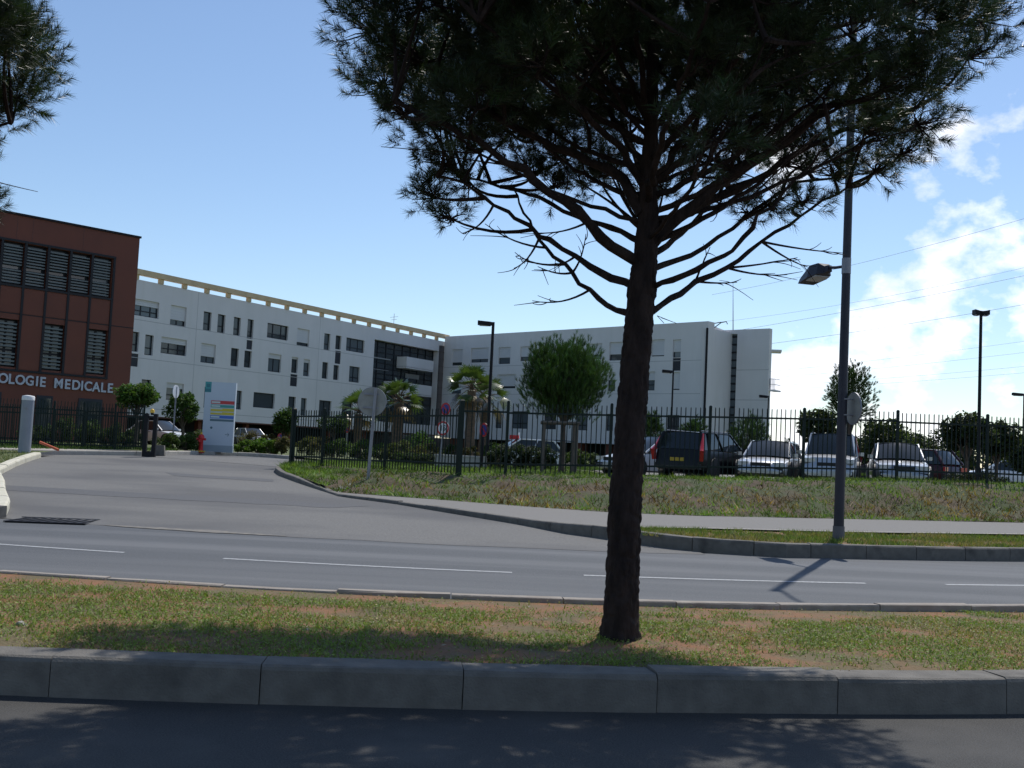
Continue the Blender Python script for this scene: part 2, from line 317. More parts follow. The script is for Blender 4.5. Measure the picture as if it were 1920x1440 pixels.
# repaired strips in the entry tarmac
for (pa, pb, pc, pd) in [((-12.5, 22.0), (-3.6, 21.4), (-2.9, 22.3), (-12.2, 23.2)), ((-9.0, 28.2), (-6.2, 27.7), (-6.4, 28.6), (-9.6, 29.3))]:
    e0 = resample([pa, pb], 24); e1 = resample([pd, pc], 24); e0[:, 1] += .14 * (vnoise(e0[:, 0] * 2.3, e0[:, 0] * 0, 61) - .5); e1[:, 1] += .14 * (vnoise(e1[:, 0] * 2.1, e1[:, 0] * 0, 62) - .5)
    grid_sheet('tarmac_patch', 'patch', e0, e1, 4, lambda x, y, t: ramp(y) + .008)

# ------------------------------------------------------------------ kerbs
def kerb(name, pts, m, width, height, base_z, length, label=None, drop=None, gap=.012, chamfer=.03):
    """stones along pts (n x 2); they stand to the left of the direction of travel"""
    root = empty(name, (*pts[0], 0), kind='structure')
    pts = np.asarray(pts, float); d = np.r_[0, np.cumsum(np.linalg.norm(np.diff(pts, axis=0), axis=1))]; s = 0; off = np.array([pts[0][0], pts[0][1], 0])
    while s < d[-1] - .15:
        L = length * (3.5 if (pts[np.searchsorted(d, s, 'right') - 1][0] > 17 or pts[np.searchsorted(d, s, 'right') - 1][0] < -14) else random.uniform(.97, 1.03)); e = min(s + L, d[-1])
        k = 3; prof = []
        for q in np.linspace(s + gap / 2, e - gap / 2, k):
            p = np.array([np.interp(q, d, pts[:, 0]), np.interp(q, d, pts[:, 1])]); p2 = np.array([np.interp(q + .05, d, pts[:, 0]), np.interp(q + .05, d, pts[:, 1])]); p1 = np.array([np.interp(q - .05, d, pts[:, 0]), np.interp(q - .05, d, pts[:, 1])])
            t = (p2 - p1) / (np.linalg.norm(p2 - p1) + 1e-9); nn = np.array([-t[1], t[0]])
            bz = base_z(p[0], p[1]) if callable(base_z) else base_z; hh = height(p[0], p[1]) if callable(height) else height
            ring = [(0, -.1), (0, hh - chamfer), (chamfer * .35, hh - chamfer * .3), (chamfer, hh), (width - .01, hh), (width, hh - .01), (width, -.1)]
            prof.append([np.array([*(p + nn * a), bz + z]) for a, z in ring])
        j = np.array([0, random.gauss(0, .004), random.gauss(0, .004)]); vs = [v + j + np.array([random.gauss(0, .0006), random.gauss(0, .0025), random.gauss(0, .002)]) for r in prof for v in r]; n = 7
        fs = [(i * n + q, i * n + (q + 1) % n, (i + 1) * n + (q + 1) % n, (i + 1) * n + q) for i in range(k - 1) for q in range(n)] + [tuple(range(n)), tuple((k - 1) * n + q for q in range(n - 1, -1, -1))]
        b = MB(off); b.add(vs, fs); b.build('kerb_stone', m, root); s = e
    return root
kx = np.linspace(-40, 40, 320)
kerb('near_kerb', np.stack([kx, y_near(kx)], 1), 'kerb', .25, .222, 0, 1.17, gap=.006)
kerb('median_kerb', np.stack([kx, y_med(kx)], 1)[::-1], 'kerb_mid', .12, .20, 0, 1.02, chamfer=.015)
fx = np.linspace(60, 4.6, 240)
FARK = np.concatenate([np.stack([fx, y_far(fx) - .0], 1)[:-1], resample(ENTRY_R, 60)])
# kerb follows the road then turns into the entry; stones on the right of travel, so travel the other way
def fk_h(x, y): return np.interp(y, [16, 17.4, 18.4, 19.6, 25, 28, 35], [.22, .23, .21, .13, .05, .13, .15]) if x < 4.7 else .225
kerb('entry_kerb', FARK[::-1], 'kerb', .16, fk_h, lambda x, y: ramp(y) if x < 4.7 else 0.0, 1.0)
# left corner of the entry
LEFT1 = resample([(-8.25, 16.6), (-8.28, 17.4), (-8.9, 18.8), (-9.9, 20.7), (-11.2, 23.3), (-12.45, 25.6), (-13.6, 28.9), (-14.5, 31.8), (-14.9, 33.3)], 60)
kerb('corner_kerb', LEFT1, 'stone_edge', .22, .17, lambda x, y: ramp(y), .9, chamfer=.05)
fl = np.linspace(-40, -8.25, 60)
kerb('left_kerb', np.stack([fl, y_far(fl)], 1), 'kerb', .16, .2, 0, 1.1)
LEFTFAR = resample([(-22, 31.6), (-18.5, 32.9), (-16.4, 34.2), (-15.2, 35.2), (-13.9, 36.7), (-13.0, 37.0)], 30)
kerb('path_kerb', LEFTFAR, 'kerb_pale', .3, .16, lambda x, y: ramp(y), 1.0)
PYK = resample([(-12.7, 37.6), (-12.55, 39.8), (-12.2, 42.2), (-11.4, 43.2), (-10.2, 43.0), (-9.2, 42.0), (-8.6, 41.0)], 40)
kerb('garden_kerb', PYK, 'kerb_pale', .22, .15, lambda x, y: ramp(y), 1.0)

# verge between far kerb and sidewalk (grass strip)
vF = resample(np.array([(2.1, 18.0), (2.6, 17.55), (3.3, 17.16), (4.6, y_far(4.6) + .16), (8, y_far(8.0) + .15), (20, y_far(20.0) + .15), (60, y_far(60.0) + .15)]), 90)
vB = resample(SIDE_NEAR[5:], 90)
zv = lambda x, y, t: .2 + .035 * (fbm(x * 2, y * 2, 4) - .4) * np.minimum(1, np.minimum(t, 1 - t) * 6)
grid_sheet('verge_soil', 'soil', vF, vB, 14, zv)
# sidewalk
sF, sB = resample(SIDE_NEAR, 120), resample(SIDE_FAR, 120)
grid_sheet('sidewalk', 'sidewalk', sF, sB, 8, lambda x, y, t: side_z(y))
eF = resample(SIDE_NEAR[5:], 60); grid_sheet('sidewalk_edging', 'kerb_pale', eF, eF + [0, .07], 2, lambda x, y, t: side_z(y) + .012)
# bank and lawn up to the fence and beyond
bF = resample(np.concatenate([SIDE_FAR[::-1], np.array([(-4.75, 26.2), (-5.5, 28.0), (-6.45, 30.3), (-6.95, 31.9), (-7.2, 33.4), (-7.15, 34.7)])]), 200)
bkB = resample([(66, 62), (30, 44), (14, 38), (4, 37.5), (-3, 38.5), (-6.8, 39.5)], 200)
def bank_z(x, y, t):
    d = t * 13.0; edge = np.where(x > -4.4, side_z(y - d * .9), ramp(y - d * .5) + .13)
    steep = np.where(x > -4.0, np.interp(x, [-4, -1, 3], [2.8, 3.6, 4.0]), 6.0)
    top = np.maximum(plateau(x, y), edge)
    return edge + (top - edge) * smooth(d / steep) + .24 * (fbm(x * 1.3, y * 1.7, 9) - .47) * smooth(d / .6) * smooth((6.5 - d) / 2) + .05 * (fbm(x * .5, y * .5, 14) - .5) - (top - CP + .2) * smooth((d - 7.2) / 1.3) * smooth((x - 2.6) / 1.0)
bank = grid_sheet('bank', 'bank_soil', bF, bkB, 70, bank_z, tpow=1.15)
GZ = lambda x, y, t=0: plateau(x, y)
glF = resample([(-120, 52), (-40, 49), (-14.5, 46), (-12.95, 40), (-12.4, 42.4), (-11.5, 43.4), (-10.2, 43.25), (-9.1, 42.25), (-8.4, 41.2), (-6.8, 39.4), (-3, 38.4), (4, 37.4), (14, 37.9), (30, 43.9), (66, 61.9), (160, 100)], 260)
glB = np.stack([np.linspace(-260, 330, 260), np.full(260, 320.0)], 1)
grid_sheet('garden_lawn', 'lawn', glF, glB, 30, lambda x, y, t: level(x, y) + .04 + .08 * smooth((-6.5 - x) / 1.5), tpow=1.6)
# left verge behind the corner kerb
lF = resample(np.concatenate([LEFT1 + [-.2, .05], [(-15.0, 33.8)]]), 50); lB = resample([(-60, 18), (-60, 24), (-40, 28), (-21.8, 31.2), (-16.6, 33.9), (-15.1, 34.6)], 50)
grid_sheet('corner_lawn', 'lawn', lF, lB, 10, lambda x, y, t: ramp(y) + .14 + .03 * fbm(x, y, 3))
l2F = LEFTFAR + [-.05, .25]; l2B = resample([(-60, 60), (-40, 58), (-24, 56), (-16, 54), (-14.2, 44), (-12.9, 38.2)], 30)
grid_sheet('path_strip', 'kerb_pale', l2F, l2F + (l2B - l2F) * .05, 2, lambda x, y, t: ramp(y) + .162)
grid_sheet('gate_lawn', 'lawn', l2F + (l2B - l2F) * .05, l2B, 8, lambda x, y, t: ramp(y) + .155)
# car park asphalt, internal road and path
cpx = np.linspace(3.5, 46, 40)
grid_sheet('car_park', 'sidewalk', np.stack([cpx, 32.0 + .16 * cpx], 1), np.stack([cpx, 0 * cpx + 75], 1), 12, lambda x, y, t: 0 * x + CP)
ipx = np.linspace(-12, 6, 40)
grid_sheet('garden_path', 'kerb_pale', np.stack([np.linspace(-8.6, -2.6, 20), np.linspace(40.6, 38.9, 20)], 1), np.stack([np.linspace(-8.4, -2.6, 20), np.linspace(42.4, 40.3, 20)], 1), 3, lambda x, y, t: plateau(x, y) + .03)

# ================================================================== buildings
class Fac:
    """a vertical wall plane from ground point p to q; u runs along it, off is towards the viewer"""
    def __init__(s, p, q):
        s.p = np.array([p[0], p[1], 0.0]); s.q = np.array([q[0], q[1], 0.0]); s.L = np.linalg.norm(s.q - s.p); s.d = (s.q - s.p) / s.L
        n = np.array([s.d[1], -s.d[0], 0]); s.n = n if np.dot(n, CAM - s.p) > 0 else -n
    def uz(s, px, py):
        d = ray(px, py); t = np.dot(s.n, s.p - CAM) / np.dot(s.n, d); X = CAM + d * t
        return float(np.dot(X - s.p, s.d)), float(X[2])
    def w(s, u, z, off=0.0): return s.p + s.d * u + s.n * off + np.array([0, 0, z])
    def rect(s, x0, y0, x1, y1):          # photo pixels of top-left and bottom-right corner -> u0,u1,z0,z1
        u0, za = s.uz(x0, y0); u1, zb = s.uz(x1, y1)
        cx = (x0 + x1) / 2; _, zt = s.uz(x0, y0); return u0, u1, min(za, zb), max(za, zb)
    def box(s, b, u0, u1, z0, z1, o0, o1):
        return b.obox(s.w(u0, z0, o0), s.d * (u1 - u0), s.n * (o1 - o0), np.array([0, 0, z1 - z0]))
def wall_with_holes(fac, u0, u1, z0, z1, holes, thick, off):
    """one wall sheet with reveals; holes (u0,u1,z0,z1,depth,closed)"""
    us = sorted({u0, u1, *[h[0] for h in holes], *[h[1] for h in holes]}); zs = sorted({z0, z1, *[h[2] for h in holes], *[h[3] for h in holes]})
    us = [u for u in us if u0 <= u <= u1]; zs = [z for z in zs if z0 <= z <= z1]; b = MB(off)
    for i in range(len(us) - 1):
        for j in range(len(zs) - 1):
            cu, cz = (us[i] + us[i + 1]) / 2, (zs[j] + zs[j + 1]) / 2
            if any(h[0] < cu < h[1] and h[2] < cz < h[3] for h in holes): continue
            b.add([fac.w(us[i], zs[j]), fac.w(us[i + 1], zs[j]), fac.w(us[i + 1], zs[j + 1]), fac.w(us[i], zs[j + 1])], [(0, 1, 2, 3)])
    for (a, c, d, e, dep, closed) in holes:
        a, c, d, e = max(a, u0), min(c, u1), max(d, z0), min(e, z1)
        Q = [(a, d), (c, d), (c, e), (a, e)]
        for k in range(4):
            p, q = Q[k], Q[(k + 1) % 4]; b.add([fac.w(*p), fac.w(*q), fac.w(*q, -dep), fac.w(*p, -dep)], [(0, 1, 2, 3)])
        if closed: b.add([fac.w(*q, -dep) for q in Q], [(0, 1, 2, 3)])
    b.add([fac.w(u0, z1), fac.w(u1, z1), fac.w(u1, z1, -thick), fac.w(u0, z1, -thick)], [(0, 1, 2, 3)])
    b.add([fac.w(u0, z0, -thick), fac.w(u1, z0, -thick), fac.w(u1, z1, -thick), fac.w(u0, z1, -thick)], [(0, 1, 2, 3)])
    for u in (u0, u1): b.add([fac.w(u, z0), fac.w(u, z1), fac.w(u, z1, -thick), fac.w(u, z0, -thick)], [(0, 1, 2, 3)])
    b.add([fac.w(u0, z0), fac.w(u1, z0), fac.w(u1, z0, -thick), fac.w(u0, z0, -thick)], [(0, 1, 2, 3)])
    return b
def window(fac, parent, off, u0, u1, z0, z1, shut=0.0, mull=(), trans=None, dep=.22, name='window'):
    """window frame with pane and, where it is lowered, a roller shutter"""
    fr = MB(off); t = .07
    fac.box(fr, u0, u1, z0, z0 + t, -dep - .06, -dep + .02); fac.box(fr, u0, u1, z1 - t, z1, -dep - .06, -dep + .02)
    fac.box(fr, u0, u0 + t, z0 + t, z1 - t, -dep - .06, -dep + .02); fac.box(fr, u1 - t, u1, z0 + t, z1 - t, -dep - .06, -dep + .02)
    for m_ in mull: c = u0 + (u1 - u0) * m_; fac.box(fr, c - .05, c + .05, z0 + t, z1 - t, -dep - .06, -dep + .015)
    if trans: c = z0 + (z1 - z0) * trans; fac.box(fr, u0 + t, u1 - t, c - .045, c + .045, -dep - .06, -dep + .012)
    f = fr.build(name, 'frame', parent)
    p = MB(off); fac.box(p, u0 + t * .5, u1 - t * .5, z0 + t * .5, z1 - t * .5, -dep - .05, -dep - .025); p.build('pane', 'glass_light' if random.random() < .4 else 'glass', f)
    if shut > 0:
        sb = MB(off); zz = z1 - (z1 - z0) * shut; k = max(3, int((z1 - zz) / .22)); st = (z1 - zz) / k
        for i in range(k): fac.box(sb, u0 + .01, u1 - .01, zz + i * st + .012, zz + (i + 1) * st, -dep + .03, -dep + .07)
        fac.box(sb, u0 + .01, u1 - .01, zz, z1, -dep + .022, -dep + .045); sb.build('shutter', 'shutter', f)
    return f

# ------------------------------------------------------------------ white building, left wing
A = Fac((-33.22 - 12.2, 90 - 20.7), (-8.74, 131.54)); uA0 = 24.03 * 1.0
ZT, ZB = 14.9, 3.05
offA = np.array([-33.2, 90.0, .74])
bA = empty('hospital_wing', offA, label='long white four-storey building with rows of windows and ochre roof beam', cat='building')
rowsA = [  # x0, y0, x1, y1, shutter, mullions, transom
    (251, 559, 297, 598, .36, (.35, .72), .32), (321, 571.5, 348, 613, .72, (.5,), .0), (382.5, 583.5, 395, 620.6, 0, (), .36), (409, 588.5, 421, 625, 0, (), .36), (439, 594, 450, 630, 0, (), .36),
    (465, 598, 474, 636, 0, (), .36), (502, 605, 539.5, 639, 0, (.33, .72), .3), (558, 615, 579, 650.5, .8, (.5,), 0), (608.5, 624.5, 618, 657, 0, (), .36), (630, 628.5, 639, 656, 0, (), .36), (650, 632.5, 682.5, 662.7, 0, (.3, .7), .3),
    (240, 620, 259, 660, 0, (), .36), (273, 627, 286, 667, 0, (), .36), (303, 631, 349, 668, .34, (.35, .72), .32), (378, 643, 403, 682.5, .66, (.5,), 0), (434, 652, 446, 687.5, 0, (), .36), (459, 657, 470.5, 690, 0, (), .36),
    (504, 662, 526, 699, .26, (.5,), 0), (547.6, 669, 557.5, 700, .12, (), .3), (570, 673, 579.6, 706, .2, (), .3), (605, 678.5, 614, 710.6, 0, (), .3), (626, 684, 634.5, 713, 0, (), .3), (655.5, 686, 673.6, 718, 0, (.5,), .3),
    (266, 711, 281, 748, 0, (), .3), (313, 717, 343, 752, .3, (.5,), .3), (384, 725, 392, 765, 0, (), .3), (443, 732, 452, 768, 0, (), .3), (476, 735, 514, 766.6, 0, (), 0), (541.5, 743, 553, 777, 0, (), .3), (565, 746, 573.5, 779, 0, (), .3), (599, 750, 620, 783, 0, (.5,), 0), (642, 754, 660, 786, 0, (.5,), 0)]
GLA0, GLA1 = A.uz(702.5, 640)[0], A.uz(823, 655)[0]
holes = [(*A.rect(*r[:4]), .22, False) for r in rowsA]
panelsA = [A.rect(*q) for q in [(463, 637, 472.5, 656), (629, 657, 638, 683), (545, 701, 556.5, 725), (238, 661, 258, 688)]]
holes += [(*p, .12, True) for p in panelsA]
zj = [A.uz(300, 606)[1], A.uz(300, 676)[1], A.uz(470, 780)[1]]; uj = [A.uz(372, 560)[0], A.uz(601, 600)[0], A.uz(372, 560)[0] - 15.6]
glz1 = A.uz(702.5, 636)[1]
holes = [h for h in holes if h[1] < GLA0]
glz0 = A.uz(760, 794)[1]; wholes = holes + [(GLA0, GLA1, glz0, glz1, .9, False), (GLA1 + .02, A.L - .02, glz0, ZT - .55, .12, True)]
joints = [(0.0, GLA0, z - .03, z + .03) for z in zj]
wall_with_holes(A, 0, A.L, ZB, ZT, wholes, 1.2, offA).build('wall', 'white_wall', bA)
for z in zj:
    jb = MB(offA); A.box(jb, 0, GLA0, z - .028, z + .028, -.01, .004); jb.build('floor_joint', 'joint', bA)
for u in uj:
    jb = MB(offA); A.box(jb, u - .025, u + .025, ZB, ZT, -.01, .003); jb.build('expansion_joint', 'joint', bA)
for r, h in zip([r for r in rowsA if A.rect(*r[:4])[1] < GLA0], holes): window(A, bA, offA, *h[:4], shut=r[4], mull=r[5], trans=r[6] or None)
for p in panelsA:
    b = MB(offA); A.box(b, p[0] + .02, p[1] - .02, p[2] + .02, p[3] - .02, -.13, -.06); b.build('spandrel', 'dark_panel', bA)
# building mass behind the wall, set back ground floor, columns
b = MB(offA); A.box(b, .3, A.L - .3, ZB + .01, ZT - .5, -16, -1.25); b.build('core', 'white_wall', bA)
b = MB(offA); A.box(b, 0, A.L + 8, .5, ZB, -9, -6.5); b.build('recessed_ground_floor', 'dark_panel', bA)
b = MB(offA); A.box(b, 0, A.L, ZB - .12, ZB - .004, -14, -.02); b.build('soffit', 'brown_edge', bA)
u = 2.0
while u < A.L:
    b = MB(offA); A.box(b, u, u + .42, .5, ZB - .1, -1.3, -.8); b.build('column', 'brown', bA); u += 6.2
# roof beam on short posts
b = MB(offA); A.box(b, 0, A.L + .6, ZT + .42, ZT + .9, -.35, .25); b.build('roof_beam', 'beam', bA)
u = A.uz(283, 520)[0] - 24 * .98
nb = 0
while u < A.L:
    b = MB(offA); A.box(b, u, u + .42, ZT - .002, ZT + .44, -.2, .12); b.build('beam_post', 'beam', bA); u += 2.72 if nb % 1 == 0 else 2.7
    b = None
# corner glazing with balconies
gz = MB(offA); A.box(gz, GLA0, GLA1 + .01, glz0 - .1, glz1 + .1, -1.0, -.86); gl = gz.build('corner_glazing', 'glass', bA)
k = 0
for z in np.arange(glz0, glz1, .62):
    b = MB(offA); A.box(b, GLA0, GLA1, z, z + .09, -.855, -.80); b.build('glazing_rail', 'frame', gl)
for u in np.linspace(GLA0, GLA1 - .12, 9):
    b = MB(offA); A.box(b, u, u + .12, glz0, glz1, -.85, -.79); b.build('glazing_mullion', 'frame', gl)
for i, (x0, x1, y0, y1, cxm) in enumerate([(708, 742, 668, 676, 0), (704, 738, 690, 696, 0), (770, 795, 700, 712, 0)]):
    u0, z1 = A.uz(x0, y0); u1, z0 = A.uz(x1, y1); b = MB(offA); A.box(b, u0, u1, min(z0, z1), max(z0, z1) , -.79, -.76); b.build('spandrel', 'grey_wall', gl)
for (x0, y0, x1, y1) in [(754, 669.7, 803.6, 696), (729, 717, 800, 743)]:
    u0, zt = A.uz(x0, y0); u1, zb = A.uz(x1, y1); zt2 = (A.uz(x1, y0 + (y1 - y0) * .32)[1] + zt) / 2; hb = 1.25
    b = MB(offA); A.box(b, u0, u1, zb, zb + hb, .55, .70); A.box(b, u0, u0 + .15, zb, zb + hb, -.75, .55); A.box(b, u1 - .15, u1, zb, zb + hb, -.75, .55); A.box(b, u0, u1, zb - .12, zb + .1, -.75, .70)
    b.build('balcony', 'white_wall', bA)
cs = MB(offA); A.box(cs, GLA1 + .03, A.L - .03, glz0 + .02, ZT - .6, -.115, -.06); cs = cs.build('corner_strip', 'dark_panel', bA)
for z in np.arange(glz0 + .3, ZT - .7, .9):
    b = MB(offA); A.box(b, GLA1 + .03, A.L - .03, z, z + .08, -.055, -.03); b.build('glazing_rail', 'frame', cs)
# rooftop aerials
q = at(738, 612, 128); b = MB(offA).tube([q, q + [0, 0, 1.6]], .03, 5).tube([q + [-.5, 0, 1.1], q + [.5, 0, 1.25]], .02, 4).tube([q + [-.35, 0, .8], q + [.35, 0, .9]], .02, 4); b.build('aerial', 'grey_metal', bA)

# ------------------------------------------------------------------ white building, right wing
B0, B1 = np.array([-8.75, 131.0]), np.array([19.53, 104.49])
Bf = Fac(B0, B1); offB = np.array([19.53, 104.49, 1.0]); ZTB, ZBB = 15.5, 2.72
bB = empty('hospital_block', offB, label='white block right of the trunk with shuttered windows and glazed stair strip', cat='building')
rowsB = [(848, 655.5, 866, 685, .8, (), 0), (883.4, 653, 915, 679, .76, (.5,), 0), (935.5, 651.5, 956, 682, .62, (), 0), (976, 650, 1004, 676, .7, (.5,), 0), (1046, 647, 1068, 678, .7, (), 0), (1102, 645, 1128, 673, .7, (.5,), 0), (1143, 642, 1166, 675.5, .66, (), 0), (1172, 641, 1196, 672, .7, (), 0), (1222, 637, 1245, 667.7, .93, (), 0), (1262, 637, 1276, 670, .68, (), 0),
    (846, 706, 864, 738, .6, (), 0), (882, 703.6, 893, 735, .5, (), .3), (933, 702.5, 966, 728, .84, (.5,), 0), (990, 701, 1012, 730, .5, (), 0), (1040, 700, 1060, 731, .6, (), 0), (1092, 699, 1112, 732, .5, (), 0), (1140, 698, 1153, 733, .42, (), .3), (1214, 697, 1227, 732, .45, (), .3), (1261, 698, 1274, 731, .93, (), 0),
    (929, 771, 940, 803, 0, (), .3), (960, 771, 988, 804, 0, (.5,), .3), (1020, 773, 1042, 805, 0, (.5,), .3), (1079, 775, 1101, 807, 0, (.5,), .3), (1137, 776, 1149, 808, 0, (), .3), (1206, 777, 1228, 808, 0, (.5,), .3), (1250, 778, 1273, 809, 0, (.5,), .3)]
hB = [(*Bf.rect(*r[:4]), .22, False) for r in rowsB]; pB = Bf.rect(1261.5, 671.5, 1275.5, 695)
wall_with_holes(Bf, 0, Bf.L, ZBB, ZTB, hB + [(*pB, .12, True)], 1.2, offB).build('wall', 'white_wall', bB)
for r, h in zip(rowsB, hB): window(Bf, bB, offB, *h[:4], shut=r[4], mull=r[5], trans=r[6] or None)
b = MB(offB); Bf.box(b, pB[0] + .02, pB[1] - .02, pB[2] + .02, pB[3] - .02, -.13, -.06); b.build('spandrel', 'dark_panel', bB)
for (x, y) in [(1300, 675.5), (1300, 738)]:
    jb = MB(offB); z = Bf.uz(x, y)[1]; Bf.box(jb, .1, Bf.L, z - .028, z + .028, -.01, .004); jb.build('floor_joint', 'joint', bB)
b = MB(offB); Bf.box(b, .3, Bf.L - .3, ZBB + .01, ZTB - .6, -8, -1.25); b.build('core', 'white_wall', bB)
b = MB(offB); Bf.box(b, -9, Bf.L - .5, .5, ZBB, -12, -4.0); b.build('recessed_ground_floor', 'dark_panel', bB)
u = 1.5
while u < Bf.L - .6:
    b = MB(offB); Bf.box(b, u, u + 1.5 if int(u) % 2 else u + .5, .8, ZBB - .004, -1.5, -.4); b.build('column', 'brown', bB); u += 4.9
# end wall, downpipe, glazed strip, rear wing
E1 = np.array([22.05, 108.85]); Ef = Fac(B1 + [.02, .03], E1); zE = 15.2
wall_with_holes(Ef, .0, Ef.L, .8, zE, [], .6, offB).build('end_wall', 'white_wall', bB)
for (x, y) in [(1345, 684), (1345, 744)]:
    jb = MB(offB); z = Ef.uz(x, y)[1]; Ef.box(jb, .1, Ef.L - .05, z - .03, z + .03, -.01, .004); jb.build('floor_joint', 'joint', bB)
b = MB(offB); q = Bf.w(Bf.L - .02, 0, .1); b.tube([q + [0, 0, .9], q + [0, 0, ZTB - .7]], .12, 10); b.build('downpipe', 'black_pole', bB)
G0, G1 = E1 + [-.05, 0], np.array([26.05, 105.6]); Gf = Fac(G0, G1)
gu = Gf.uz(1382, 650)[0]
wall_with_holes(Gf, 0.03, Gf.L, .8, 15.2, [(.12, gu, .81, 14.75, .3, False)], .6, offB).build('rear_wing_wall', 'white_wall', bB)
gz = MB(offB); Gf.box(gz, .13, gu - .01, .82, 14.74, -.34, -.28); gl = gz.build('stair_glazing', 'dark_panel', bB)
for k, z in enumerate(np.arange(1.3, 14.5, .82)):
    b = MB(offB); Gf.box(b, .13, gu - .01, z, z + .12, -.275, -.2); b.build('glazing_rail', 'frame', gl)
    b = MB(offB); Gf.box(b, .16, gu - .04, z + .16, z + .78, -.275, -.24); b.build('pane', 'glass_light', gl)
for (x, y) in [(1410, 693.5), (1410, 750)]:
    jb = MB(offB); z = Gf.uz(x, y)[1]; Gf.box(jb, gu + .02, Gf.L, z - .03, z + .03, -.01, .004); jb.build('floor_joint', 'joint', bB)
b = MB(offB); b.obox(Gf.w(.8, .8, -.62), Gf.d * (Gf.L - .95), np.array([.1, .99, 0]) * 8, np.array([0, 0, 14.1])); b.build('rear_core', 'white_wall', bB)
# canopy and balcony on the far end of the rear wing
b = MB(offB); b.obox(Gf.w(Gf.L + .01, 12.9, -.6), np.array([1.0, -.1, 0]), np.array([.2, .98, 0]) * 2, np.array([0, 0, .2])); b.build('canopy', 'white_wall', bB)
b = MB(offB); b.obox(Gf.w(Gf.L, Gf.uz(1442, 733)[1], -1.6), np.array([.62, -.05, 0]), Gf.n * 1.4, np.array([0, 0, .16])); bal = b.build('balcony', 'white_wall', bB)
zb = Gf.uz(1442, 733)[1] + .16
for k in range(5):
    b = MB(offB).tube([Gf.w(Gf.L, zb, -.25) + [.06 + k * .13, 0, 0], Gf.w(Gf.L, zb + 1.1, -.25) + [.06 + k * .13, 0, 0]], .025, 5); b.build('railing_post', 'grey_metal', bal)
for z in (.55, 1.1):
    b = MB(offB).tube([Gf.w(Gf.L, zb + z, -.25), Gf.w(Gf.L, zb + z, -.25) + [.6, 0, 0], Gf.w(Gf.L, zb + z, -1.5) + [.6, 0, 0]], .03, 5); b.build('railing', 'grey_metal', bal)
b = MB(offB).tube([at(1374.5, 622, 112), at(1374.5, 530, 112)], [.06, .02], 6); b.build('roof_mast', 'grey_metal', bB)
b = MB(offB); q0 = at(1338, 610, 105.5)
b.tube([q0 + [0, 0, -.3], at(1352, 605, 106), at(1362, 603, 106), at(1364, 608, 106)], .05, 6).tube([at(1338, 607, 106.5), at(1352, 604, 106.5)], .04, 5); b.build('roof_davit', 'black_pole', bB)
b = MB(offB).tube([at(1232, 592, 107), at(1262, 604, 106.5)], .035, 5).tube([at(1232, 592, 107), at(1245, 606, 107)], .035, 5).tube([at(1240, 596, 107), at(1268, 606, 107)], .03, 5); b.build('roof_stay', 'black_pole', bB)

# ------------------------------------------------------------------ brown building
c0, c1 = np.array([-23.78, 47.08]), np.array([-19.12, 52.0]); cd = (c1 - c0) / np.linalg.norm(c1 - c0)
K = Fac(c0 - cd * 12, c1); offK = np.array([c1[0], c1[1], .85]); ZK = 11.31
bK = empty('laboratory_building', offK, label='red-brown panel-clad building at the left edge with louvred windows', cat='building')
uu = lambda px, py: K.uz(px, py)[0]
# window columns (pixels measured on the upper band) and levels
colsU = [(-60, -12), (-11, 27), (33, 76), (81, 123), (127, 167), (171, 211)]
zU1, zU0 = K.uz(100, 466)[1], K.uz(100, 544)[1]
zL1, zL0 = K.uz(85, 606)[1], K.uz(85, 694)[1]
step = 42.2; W_ = uu(211, 520) - uu(171, 520); P_ = (uu(190, 520) - uu(20, 520)) / 4.02
up_w = [(uu(211, 520) - W_ - i * P_, uu(211, 520) - i * P_) for i in range(11)]
low_w = [(w_[0] + .0, w_[1]) for i, w_ in enumerate(up_w) if i % 2 == 0]
hK = [(a + .03, b_ - .03, zU0, zU1, .3, False) for a, b_ in up_w if a > .2] + [(a + .03, b_ - .03, zL0, zL1, .3, False) for a, b_ in low_w if a > .2]
wall_with_holes(K, 0, K.L, .6, ZK, hK, .5, offK).build('wall', 'brown', bK)
b = MB(offK); K.box(b, .4, K.L - .02, .6, ZK - .3, -14, -.52); b.build('core', 'brown', bK)
b = MB(offK); K.box(b, -.1, K.L + .06, ZK + .003, ZK + .1, -14, .07); b.build('coping', 'black_pole', bK)
for (a, b_, z0, z1, *_r) in hK:
    f = window(K, bK, offK, a, b_, z0, z1, 0, (.5,) if z1 == zL1 else (), .36, dep=.26)
    n = 13 if z1 == zU1 else 12; st = (z1 - z0 - .16) / n
    sl_ = MB(offK); K.box(sl_, a + .08, b_ - .08, z0 + .08, z0 + .08 + st * .45, -.12, -.06); me0 = None
    for i in range(n):
        if abs(i - n * .36) < .5: continue
        if me0 is None: o = sl_.build('slat', 'louvre', f); me0 = o.data; zbase = 0
        else: o = link('slat', me0, None, f)
        o.location = (0, 0, i * st + random.uniform(-.008, .008))
